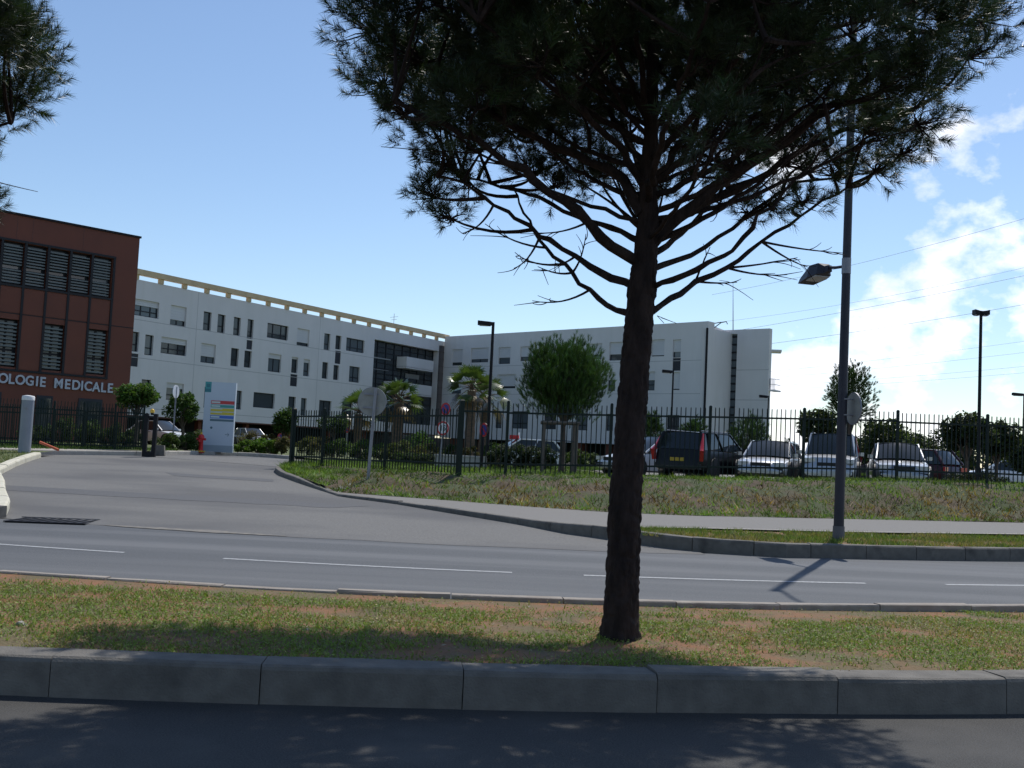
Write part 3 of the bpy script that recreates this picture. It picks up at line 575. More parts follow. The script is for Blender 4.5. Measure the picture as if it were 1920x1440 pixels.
# dark trims: vertical strips between bays and horizontal joints
strips = [0.5 * (up_w[i][0] + up_w[i + 1][1]) for i in range(9)]
for u in strips + [up_w[0][1] + .04]:
    b = MB(offK); K.box(b, u - .055, u + .055, zL0 - .15, zU1 + .06, -.01, .05); b.build('trim_strip', 'frame', bK)
for z, a, c in ((zL0 - .14, .3, up_w[0][1] + .1), (zU1 + .07, .3, up_w[0][1] + .1), (zU0 - .05, .3, up_w[0][1] + .1)):
    b = MB(offK); K.box(b, a, c, z - .05, z + .05, -.01, .06); b.build('trim_strip', 'frame', bK)
zmid = K.uz(100, 597)[1]
b = MB(offK); K.box(b, .3, K.L, zmid - .022, zmid + .022, -.01, .01); b.build('panel_joint', 'frame', bK)
for px in (32, 62, 158):
    u = uu(px, 430); b = MB(offK); K.box(b, u - .012, u + .012, zU1 + .2, ZK, -.01, .005); b.build('panel_joint', 'brown_edge', bK)
# individual infill panels standing slightly proud
for i in range(9):
    a, c = up_w[i]
    b = MB(offK); K.box(b, a + .05, c - .05, zmid + .05, zU0 - .14, -.01, .018); b.build('cladding_panel', 'brown', bK)
    if i % 2 == 1: b = MB(offK); K.box(b, a + .05, c - .05, zL0 - .05, zmid - .05, -.01, .018); b.build('cladding_panel', 'brown', bK)
# ground floor doors and dark openings
for (px0, px1, py) in [(100, 101, 0)]: pass
for a, c in ((uu(68, 745), uu(99, 745)), (uu(147, 750), uu(192, 750))):
    b = MB(offK); K.box(b, a, c, .65, K.uz(85, 742)[1], -.02, .03); d_ = b.build('door', 'dark_panel', bK)
    b = MB(offK); K.box(b, a + .1, c - .1, 1.2, K.uz(85, 742)[1] - .12, .028, .036); b.build('pane', 'glass', d_)
b = MB(offK); K.box(b, .3, uu(2, 745), .65, K.uz(0, 735)[1], -.02, .03); b.build('door', 'dark_panel', bK)
# lettering
def letters(text, anchors, h_, z_mid_px):
    for ch, px, py, hp in anchors:
        cu = bpy.data.curves.new('letter', 'FONT'); cu.body = ch; cu.size = 1.0; cu.extrude = .03; cu.align_x = 'CENTER'; cu.offset = .026
        tmp = bpy.data.objects.new('tmp_letter', cu); COL.objects.link(tmp); bpy.context.view_layer.update()
        me = bpy.data.meshes.new_from_object(tmp.evaluated_get(bpy.context.evaluated_depsgraph_get())); bpy.data.objects.remove(tmp); me.name = 'letter'
        co = np.zeros(len(me.vertices) * 3); me.vertices.foreach_get('co', co); co = co.reshape(-1, 3); hh = co[:, 1].max() - co[:, 1].min(); y0 = co[:, 1].min(); cxm = (co[:, 0].max() + co[:, 0].min()) / 2
        u, z = K.uz(px, py); s_ = h_ / hh; wdt = .90
        Q = np.array([K.w(u + (c[0] - cxm) * s_ * wdt, z + (c[1] - y0) * s_, .06 + c[2]) - offK for c in co])
        me.vertices.foreach_set('co', Q.ravel()); me.update(); link('letter', me, 'letter', bK)
lh = abs(K.uz(100, 710)[1] - K.uz(100, 728.5)[1])
letters('', [('O', 4, 718.5, 0), ('L', 20, 720, 0), ('O', 36, 721.5, 0), ('G', 53.5, 723, 0), ('I', 67.5, 724, 0), ('E', 78.5, 725.5, 0), ('M', 108, 728, 0), ('E', 125, 729.5, 0), ('D', 141, 731, 0), ('I', 152, 732, 0), ('C', 163.5, 733, 0), ('A', 178.5, 734.5, 0), ('L', 192.5, 735.5, 0), ('E', 205, 736.5, 0)], lh, 0)

# ================================================================== fences and gate
def fence_run(name, pts, label, zf, spacing=.14, h=1.95, big=(), post_h=2.0, rail0=.28, rail1=1.68, bar_w=.022, first_post=True):
    """pts: post positions; bars between"""
    root = empty(name, (*pts[0], zf(*pts[0])), label=label, cat='fence'); off = np.array(root.location); bar_me = None
    for i, p in enumerate(pts):
        w_ = .12 if i in big else .07; z0 = zf(*p); tt = pts[min(i + 1, len(pts) - 1)]; t0 = pts[max(i - 1, 0)]; rz = math.atan2(tt[1] - t0[1], tt[0] - t0[0])
        b = MB(off); b.box((p[0], p[1], z0 - .15 + (post_h + .15) / 2), (w_, w_, post_h + .15), rz); b.box((p[0], p[1], z0 + post_h + .02), (w_ * 1.12, w_ * 1.12, .04), rz, .5); b.build('post', 'fence', root)
    for i in range(len(pts) - 1):
        p, q = np.array(pts[i]), np.array(pts[i + 1]); L = np.linalg.norm(q - p); d = (q - p) / L; zp, zq = zf(*p), zf(*q); zs_ = (zp + zq) / 2 if abs(zp - zq) < .3 else None
        rz = math.atan2(d[1], d[0]); dz = random.uniform(-.02, .02)
        za, zb_ = zp + dz, zq + dz
        for r in (rail0, rail1):
            b = MB(off); a = np.array([*(p + d * .04), za + r]); c = np.array([*(q - d * .04), zb_ + r]); n = np.array([-d[1], d[0], 0]) * .02
            b.obox(a - n, c - a, 2 * n, np.array([0, 0, .05])); b.build('rail', 'fence', root)
        k = max(1, int(round(L / spacing)))
        for j in range(1, k):
            c = p + d * (L * j / k); z = za + (zb_ - za) * j / k
            if bar_me is None:
                b = MB(); b.box((0, 0, h / 2 + .03), (bar_w, bar_w, h - .06)); b.box((0, 0, h + .015), (bar_w, bar_w, .03), 0, .15); o = b.build('bar', 'fence', root); bar_me = o.data
            else: o = link('bar', bar_me, None, root)
            o.location = (c[0] - off[0], c[1] - off[1], z - off[2]); o.rotation_euler = (random.gauss(0, .004), random.gauss(0, .004), rz)
    return root
def bz(x, y): return float(plateau(x, y)) + .02
fpx = [(860, 28.0), (947, 28.35), (1142, 28.85), (1328, 29.2), (1505, 29.55), (1681, 29.95), (1850, 30.35)]
fp = [tuple(at(px, 893, d)[:2]) for px, d in fpx]
dlast = np.array(fp[-1]) - np.array(fp[-2])
fp += [tuple(np.array(fp[-1]) + dlast * k) for k in (1, 2)]
fence_run('car_park_fence', fp, 'dark green railing fence along the bank in front of the parked cars', bz, big=(0,))
gp = [tuple(at(px, 885, d)[:2]) for px, d in ((545, 34.0), (602, 32.9), (720, 30.6), (857, 28.05))]
fence_run('entrance_fence', gp, 'dark green railing fence running from the gate post to the thick corner post', lambda x, y: float(np.interp(x, [-7.3, -3, -1], [.66, .74, .76])), big=(0,), h=1.78, rail1=1.58, post_h=1.86, spacing=.135)
# sliding gate leaf at the left, with the fence that carries on behind it
ga = [tuple(at(270, 855, 37.9)[:2]), tuple(at(215, 853, 37.5)[:2]), tuple(at(155, 852, 37.1)[:2]), tuple(at(98, 852, 36.8)[:2]), tuple(at(40, 852, 36.5)[:2]), tuple(at(-20, 852, 36.2)[:2]), tuple(at(-80, 852, 35.9)[:2])]
fence_run('sliding_gate', ga, 'black sliding gate of close vertical bars left of the entrance', lambda x, y: float(ramp(y)) + .12, spacing=.075, h=1.5, rail0=.14, rail1=1.2, post_h=1.36, bar_w=.03)
gb = [tuple(np.array(q_) + [-.35, .7]) for q_ in ga]
fence_run('boundary_fence', gb, 'dark railing fence running close behind the sliding gate', lambda x, y: float(ramp(y)) + .17, spacing=.11, h=1.62, rail0=.2, rail1=1.3, post_h=1.6)
gate_post = empty('gate_post', at(283, 856, 36.6), label='stout black twin gate post under the amber beacon', cat='post'); o_ = np.array(gate_post.location)
for dx in (-.24, .08): b = MB(o_); b.box(o_ + [dx, 0, .72], (.13, .13, 1.56)); b.build('upright', 'black_pole', gate_post)
b = MB(o_); b.box(o_ + [-.08, 0, 1.38], (.34, .1, .08)); b.build('cross_piece', 'black_pole', gate_post)
b = MB(o_); b.box(o_ + [-.08, 0, .06], (.44, .14, .2)); b.build('foot_plate', 'black_pole', gate_post)
q = at(285.5, 775, 36.6); bc = empty('warning_beacon', q, label='amber warning beacon on top of the gate post', cat='beacon')
MB().tube([(0, 0, -.06), (0, 0, .02)], .05, 10).build('base', 'black_pole', bc)
MB().tube([(0, 0, .02), (0, 0, .1), (0, 0, .14), (0, 0, .16)], [.075, .075, .055, .02], 12).build('lens', 'amber', bc, smoothf=True)
# ground rail of the gate
tr = MB(); p0, p1 = np.array([-12.4, 36.6]), np.array([-7.5, 34.3]); dd = (p1 - p0) / np.linalg.norm(p1 - p0); n = np.array([-dd[1], dd[0]]) * .035
tr.add([(*(p0 - n), ramp(p0[1]) + .012), (*(p1 - n), ramp(p1[1]) + .012), (*(p1 + n), ramp(p1[1]) + .012), (*(p0 + n), ramp(p0[1]) + .012)], [(0, 1, 2, 3)]); trk = tr.build('gate_rail', 'black_pole'); tag(trk, 'thin dark gate rail set across the entrance tarmac', 'rail')
# ================================================================== street furniture
def gz(x, y): return float(level(x, y)) + .04
# tall street lamp with two heads
base = onz(1572, 1012, .21); sl_ = empty('street_lamp', base, label='tall slate-grey street lamp post on the grass verge, two heads', cat='street lamp')
MB().tube([(0, 0, -.1), (0, 0, .35), (.03, 0, 9.6)], [.094, .088, .06], 16).build('pole', 'pole', sl_, smoothf=True)
MB().tube([(0, 0, -.02), (0, 0, .24)], [.105, .1], 16).build('base_sleeve', 'sleeve', sl_, smoothf=True)
MB().tube([(.012, 0, 4.72), (.012, 0, 5.0)], .0815, 16).build('reflective_band', 'grey_metal', sl_, smoothf=True)
def lamp_head(parent, o, d, L=.62, w=.26, hs=1.0, tilt=.12):
    d = np.array([*d, 0.0]) / np.linalg.norm(d); o = np.array(o); s_ = np.array([-d[1], d[0], 0]); up = np.array([0, 0, 1.0])
    b = MB(); secs = [(0, .10, .06), (.12, .10, .07), (.2, w * .75, .11), (.42, w, .12), (L, w * .8, .05)]; vs = []
    for x, ww, hh in secs:
        c = o + d * x + up * (tilt * x); hh *= hs; vs += [c - s_ * ww / 2, c + s_ * ww / 2, c + s_ * ww * .38 + up * hh, c - s_ * ww * .38 + up * hh]
    fs = [(i * 4 + j, i * 4 + (j + 1) % 4, i * 4 + 4 + (j + 1) % 4, i * 4 + 4 + j) for i in range(len(secs) - 1) for j in range(4)] + [(0, 1, 2, 3), (16, 17, 18, 19)]
    b.add(vs, fs); h = b.build('lamp_head', 'pole', parent)
    b = MB(); c = o + d * .24 + up * (tilt * .24 - .012); b.obox(c - s_ * w * .36 - up * .012, d * .3 + up * (.3 * tilt), s_ * w * .72, up * .02); b.build('lens', 'lens', h)
d1 = np.array([-.3, 1.05]); d1 /= np.linalg.norm(d1)
MB().tube([(.01, 0, 4.86), (d1[0] * .3, d1[1] * .3, 4.88), (d1[0] * .62, d1[1] * .62, 4.93)], .028, 8).build('arm', 'pole', sl_, smoothf=True); lamp_head(sl_, (d1[0] * .5, d1[1] * .5, 4.84), d1, .8, .42, 1.9, -.16)
d2 = np.array([.08, -1.0]); d2 /= np.linalg.norm(d2)
MB().tube([(.03, 0, 9.2), (d2[0] * .7, d2[1] * .7, 9.5), (d2[0] * 1.1, d2[1] * 1.1, 9.55)], .03, 8).build('arm', 'pole', sl_, smoothf=True); lamp_head(sl_, (d2[0] * 1.05, d2[1] * 1.05, 9.52), d2, .7, .3)
# car park and garden lamps
def park_lamp(px, py, depth, label, heads, hl=.55, base_px=None, r=.055):
    top = at(px, py, depth); bx = top[0] - .0; z0 = gz(bx, depth); H_ = top[2] - z0
    o = empty('park_lamp', (bx, depth, z0), label=label, cat='lamp post', group='lamps of the grounds')
    MB().tube([(0, 0, 0), (0, 0, H_)], [r, r * .8], 10).build('pole', 'black_pole', o, smoothf=True); MB().box((0, 0, .04), (.3, .3, .08)).build('base_plate', 'black_pole', o)
    MB().box((0, 0, .7), (.16, .13, .3)).build('junction_box', 'black_pole', o)
    for sgn in heads:
        b = MB(); vs = []
        for x, w_, h0, h1 in ((.0, .1, -.09, -.01), (.12, .26, -.16, .0), (hl, .26, -.13, .03)):
            vs += [(sgn * x, -w_ / 2, H_ + h0), (sgn * x, w_ / 2, H_ + h0), (sgn * x, w_ / 2, H_ + h1), (sgn * x, -w_ / 2, H_ + h1)]
        b.add(vs, [(i * 4 + j, i * 4 + (j + 1) % 4, i * 4 + 4 + (j + 1) % 4, i * 4 + 4 + j) for i in range(2) for j in range(4)] + [(0, 1, 2, 3), (8, 9, 10, 11)]); h = b.build('lamp_head', 'black_pole', o)
        b = MB(); b.box((sgn * (hl * .6), 0, H_ - .155), (hl * .55, .2, .02)); b.build('lens', 'lens', h)
    return o
park_lamp(925, 604, 40, 'black lamp post in the garden with one flat head pointing left', (-1,), .6, r=.07)
park_lamp(1262.5, 695, 58, 'slim lamp post in front of the white block, right of the trunk', (-1,), .62, r=.06)
park_lamp(1441, 742, 66, 'low lamp post at the right corner of the white block', (-1,), .58, r=.05)
park_lamp(1839.5, 583, 34, 'black double-headed lamp post at the right of the car park', (-1, 1), .24, r=.06)
park_lamp(1920, 738, 62, 'lamp post at the right picture edge with its head pointing left', (-1,), .68, r=.055)
# road signs
def sign_disc(o, c, n, r, face='back', m_back='sign_back'):
    n = np.array(n, float) / np.linalg.norm(n); MB().disc(c, n, r, .012, 32).build('panel', m_back, o)
    return n
sp = np.array([-3.66, 27.3]); rs = empty('road_sign', (sp[0], sp[1], .36), label='round road sign seen from its grey back, before the entrance fence', cat='road sign')
zt = at(700, 728, 27.3)[2] - .36
MB().tube([(0, 0, -.3), (.09, 0, zt)], .042, 12).build('pole', 'grey_metal', rs, smoothf=True)
sc_ = at(697.5, 753, 27.36) - [sp[0], sp[1], .36]
MB().disc(sc_ + [0, .04, 0], (.12, 1, 0), .375, .018, 40).build('panel', 'sign_back', rs); MB().disc(sc_ + [0, .045, 0], (.12, 1, 0), .385, .03, 40, .37).build('rim', 'grey_metal', rs)
for dz in (-.16, .2): MB().box(sc_ + [0, .02, dz], (.46, .022, .05)).build('bracket', 'grey_metal', rs)
# sign strapped to the street lamp, seen edge on
rs2 = empty('road_sign', base + np.array([.1, 0, 0]), label='round sign strapped edge-on to the tall street lamp post', cat='road sign')
c2 = at(1597, 766, base[1]) - np.array(rs2.location); nn = np.array([.985, .14, 0.0])
MB().disc(c2 + [.03, 0, 0], nn, .28, .016, 36).build('panel', 'sign_back', rs2); MB().disc(c2 + [.033, 0, 0], nn, .29, .026, 36, .275).build('rim', 'grey_metal', rs2)
for dz in (-.12, .16): MB().tube([c2 + [-.2, -.02, dz], c2 + [.03, 0, dz]], .012, 6).build('strap', 'grey_metal', rs2); MB().disc(c2 + [-.112, -.01, dz], (0, 0, 1), .09, .02, 16, .078).build('clamp', 'grey_metal', rs2)
def no_parking(o, c, n, r):
    n = np.array(n, float) / np.linalg.norm(n); c = np.array(c)
    p = MB().disc(c, n, r, .014, 32).build('panel', 'sign_back', o)
    MB().disc(c + n * .011, n, r * .99, .006, 32, r * .72).build('red_ring', 'sign_red', p); MB().disc(c + n * .011, n, r * .71, .006, 32).build('blue_field', 'sign_blue', p)
    a = np.cross(n, (0, 0, 1)); a /= np.linalg.norm(a); d = (a + np.array([0, 0, 1])) / math.sqrt(2); e = np.cross(n, d)
    MB().obox(c + n * .016 - d * r * .74 - e * r * .1, d * r * 1.48, e * r * .2, n * .004).build('red_bar', 'sign_red', p)
gsg = 'garden parking signs'
p = np.array(at(823, 868, 38)); o = empty('road_sign', (p[0], p[1], gz(p[0], p[1])), label='sign post with a no-parking disc above a speed limit 15 disc', cat='road sign'); oz = np.array(o.location)
top = at(838, 752, 38) - oz; MB().tube([(0, 0, -.1), (top[0] * .5, 0, top[2] * .5), tuple(top)], .03, 8).build('pole', 'grey_metal', o)
no_parking(o, at(836, 767, 37.95) - oz, (-.62, -.78, 0), .235)
c = at(830.5, 803, 37.93) - oz; n = np.array([-.45, -.89, 0]); n /= np.linalg.norm(n)
pn = MB().disc(c, n, .265, .014, 32).build('panel', 'sign_white', o); MB().disc(c + n * .011, n, .26, .006, 32, .195).build('red_ring', 'sign_red', pn)
cu = bpy.data.curves.new('numerals', 'FONT'); cu.body = '15'; cu.size = .27; cu.extrude = .003; cu.align_x = 'CENTER'; cu.align_y = 'CENTER'; cu.offset = .004
tmp = bpy.data.objects.new('tmp', cu); COL.objects.link(tmp); bpy.context.view_layer.update()
me = bpy.data.meshes.new_from_object(tmp.evaluated_get(bpy.context.evaluated_depsgraph_get())); bpy.data.objects.remove(tmp); me.name = 'numerals'
a = np.cross(np.array([0, 0, 1.0]), n); co = np.zeros(len(me.vertices) * 3); me.vertices.foreach_get('co', co); co = co.reshape(-1, 3)
me.vertices.foreach_set('co', np.array([c + n * (.012 + q[2]) + a * q[0] + np.array([0, 0, 1]) * q[1] for q in co]).ravel()); me.update(); link('numerals', me, 'black', pn)
p = np.array(at(903, 870, 38.5)); o = empty('road_sign', (p[0], p[1], gz(p[0], p[1])), label='single no-parking disc on a dark post beside the garden lamp post', cat='road sign'); oz = np.array(o.location)
MB().tube([(0, 0, -.1), tuple(at(906.5, 800, 38.5) - oz)], .05, 8).build('pole', 'black_pole', o); no_parking(o, at(907.5, 806, 38.42) - oz, (-.8, -.6, 0), .26)
p = np.array(at(648, 862, 52)); o = empty('road_sign', (p[0], p[1], gz(p[0], p[1])), label='small no-parking disc farther back behind the entrance fence', cat='road sign'); oz = np.array(o.location)
MB().tube([(0, 0, -.1), tuple(at(651.5, 795, 52) - oz)], .03, 8).build('pole', 'grey_metal', o); no_parking(o, at(651.5, 802.5, 51.95) - oz, (-.7, -.7, 0), .24)
p = np.array(at(524, 850, 66)); o = empty('road_sign', (p[0], p[1], gz(p[0], p[1])), label='dark no-parking disc in the shade under the white building', cat='road sign'); oz = np.array(o.location)
MB().tube([(0, 0, -.1), tuple(at(525, 812, 66) - oz)], .03, 8).build('pole', 'grey_metal', o); no_parking(o, at(525.5, 819, 65.95) - oz, (-.5, -.85, 0), .22)
p = np.array(at(972, 862, 50)); o = empty('direction_sign', (p[0], p[1], gz(p[0], p[1])), label='small red rectangular sign with a white post above the white car', cat='sign'); oz = np.array(o.location)
MB().tube([(0, 0, -.1), tuple(at(973, 811, 50) - oz)], .035, 8).build('post', 'sign_white', o); q0 = at(955, 820, 49.95) - oz; MB().box(q0 + [.24, 0, 0.02], (.46, .03, .2)).build('panel', 'sign_red', o)
p = np.array(at(322, 846, 41)); o = empty('road_sign', (p[0], p[1], .9), label='slim grey sign post edge-on between the gate and the small tree', cat='road sign'); oz = np.array(o.location)
tp = at(331, 725, 41) - oz; MB().tube([(0, 0, -.2), tuple(tp)], .035, 8).build('pole', 'grey_metal', o); MB().disc(tp + [.0, -.03, -.2], (.985, -.17, 0), .26, .02, 32).build('panel', 'sign_white', o)
# totem sign
tb = at(407, 848, 42.6); tz = .88; tt = empty('totem_sign', (tb[0], tb[1], tz), math.radians(4), label='tall pale blue hospital totem sign with coloured stripes', cat='sign')
tw, th_ = 1.24, at(413, 717, 42.6)[2] - tz
MB().box((0, 0, th_ / 2), (tw, .22, th_)).build('panel', 'totem', tt); MB().box((0, 0, .14), (tw + .02, .24, .28)).build('plinth', 'totem_low', tt)
def tp_(name, m, x0, x1, y0, y1, dp=.004): # fractions of the panel
    MB().box(((x0 + x1) / 2 * tw - tw / 2, -.11 - dp / 2, th_ * (1 - (y0 + y1) / 2)), ((x1 - x0) * tw, dp, (y1 - y0) * th_)).build(name, m, tt)
tp_('logo', 'teal', .0, .2, .0, .15); tp_('logo_mark', 'teal_dark', .05, .16, .03, .08, .007); tp_('logo_mark', 'teal_dark', .0, .19, .10, .145, .007)
yy = .265
for m1, m2, h_ in (('t_pale', 't_red', .055), ('t_pale', 't_green', .045), ('t_yel', 't_yel', .05), ('t_yel', 't_yel', .045), ('t_pale', 't_blue', .05), ('t_grey', 't_grey', .035)):
    tp_('stripe', m2, .22, .98, yy, yy + h_ * .86); 
    if m1 != m2: tp_('stripe_field', m1, .24, .52, yy + h_ * .2, yy + h_ * .66, .007)
    elif m1 == 't_yel': tp_('stripe_field', 't_pale', .22, .6, yy + h_ * .05, yy + h_ * .3, .007)
    yy += h_ + .004
MB().disc((-.22 * tw, -.112, th_ * .345), (0, 1, 0), .05, .006, 16).build('symbol', 't_grey', tt)
b = MB(); ax, az = .30 * tw, th_ * .255; b.box((ax, -.113, az), (.16, .006, .02)); b.obox((ax + .09, -.116, az), (-.07, 0, .075), (-.02, 0, 0), (0, .006, 0)); b.obox((ax + .09, -.116, az), (-.07, 0, -.075), (-.02, 0, 0), (0, .006, 0)); b.build('arrow', 't_grey', tt)
# fire hydrant
hb = at(376, 847, 41.6); hy = empty('fire_hydrant', (hb[0], hb[1], .88), label='red fire hydrant at the foot of the totem sign', cat='hydrant')
MB().tube([(0, 0, -.05), (0, 0, .04), (0, 0, .06), (0, 0, .45), (0, 0, .5), (0, 0, .62), (0, 0, .68), (0, 0, .7)], [.14, .14, .085, .08, .115, .115, .075, .03], 16).build('body', 'hydrant', hy, smoothf=True)
for s_ in (-1, 1): MB().tube([(s_ * .1, 0, .5), (s_ * .18, 0, .5)], .05, 10).build('outlet', 'hydrant', hy)
MB().tube([(0, -.1, .44), (0, -.19, .44)], .065, 10).build('front_outlet', 'hydrant', hy); MB().box((0, 0, .73), (.06, .06, .08)).build('valve_cap', 'amber', hy); MB().box((0, -.03, .02), (.3, .26, .05)).build('foot', 'amber', hy)
# big grey column with white cap
cb = np.array([-15.35, 33.1]); cz = float(ramp(33.1)) + .13; co_ = empty('entrance_column', (*cb, cz), label='thick grey metal column with a white cap at the left', cat='column')
zc = at(52, 741, 33.1)[2] - cz; MB().tube([(0, 0, -.1), (0, 0, zc - .16)], .185, 28).build('shaft', 'column', co_, smoothf=True)
MB().tube([(0, 0, zc - .16), (0, 0, zc - .05), (0, 0, zc - .02), (0, 0, zc)], [.192, .192, .17, .05], 28).build('cap', 'cap', co_, smoothf=True); MB().box((.02, -.181, zc - .42), (.12, .02, .07)).build('plate', 'grey_metal', co_)
# orange bar on the grass, block by the gate, low wall, drain
p0, p1 = at(75, 829, 34.9), at(110, 838.5, 34.7); p0[2] = ramp(34.9) + .42; p1[2] = ramp(34.7) + .2
ob = MB(p1).tube([p0, p1], .045, 8).build('plastic_bar', 'orange', None, p1); tag(ob, 'orange-red plastic bar lying aslant on the grass by the gate', 'bar')
q = at(296, 850, 37.7); st = MB(); st.box((0, 0, .14), (.5, .4, .36), .2, .85); st = st.build('stone_block', 'kerb', None, (q[0], q[1], .78)); tag(st, 'grey stone block at the foot of the gate post', 'block')
wa, wb = at(815, 866, 39.5), at(912, 870, 38.8); lw = MB(); dv = np.array([wb[0] - wa[0], wb[1] - wa[1], 0]); lw.obox((0, 0, 0), dv, (0.03, .3, 0), (0, 0, .42)); lw.obox((-.03, -.03, .42), dv * 1.01, (.03, .36, 0), (0, 0, .06)); lw = lw.build('low_wall', 'low_wall', None, (wa[0], wa[1], .76)); tag(lw, 'low pale garden wall behind the corner fence post', 'wall')
dr = empty('storm_drain', (-7.35, 17.05, .012), math.radians(8), label='dark iron storm drain grate in the entrance tarmac at the left', cat='drain grate')
MB().box((0, 0, -.002), (1.2, .9, .01)).build('pit', 'black', dr); MB().disc((0, 0, 0), (0, 0, 1), .01, .01, 6)
for k in range(9): MB().box((-.54 + k * .135, 0, .009), (.05, .86, .014), math.radians(-8)).build('grate_bar', 'black_pole', dr)
for s_ in (-1, 1): MB().box((0, s_ * .45, .009), (1.24, .05, .016)).build('frame', 'black_pole', dr)
# power lines high over the grounds
lines = [((1440, 610), (1920, 517)), ((1560, 574), (1920, 502)), ((1560, 506), (1920, 410)), ((1440, 645), (1920, 571)), ((1440, 697), (1920, 640)), ((1440, 709), (1920, 661)), ((1440, 724), (1920, 687)), ((1440, 731), (1920, 699))]
for i, (a, c) in enumerate(lines):
    dep = 190 if i < 4 else 230; pa, pc = at(*a, dep + 30), at(*c, dep); ext = pc - pa; P_ = []
    for t in np.linspace(-.8, 2.2, 25): q = pa + ext * t; P_.append(q + np.array([0, 0, 1.2 * (t - .5) ** 2 * 1.0 - .3]))
    ln = MB(P_[0]).tube(P_, .032 if i in (0, 2, 3) else .024, 4).build('power_line', 'wire', None, P_[0]); tag(ln, ['power line crossing the sky just above the lower lamp head, darkest of them', 'faint power line running just above the darkest one', 'topmost power line, ending highest at the right edge', 'power line next below the darkest one', 'uppermost of the four low power lines at the right', 'second of the four low power lines from the top', 'third of the four low power lines from the top', 'lowest power line over the car park trees'][i], 'power line', 'power lines over the grounds')

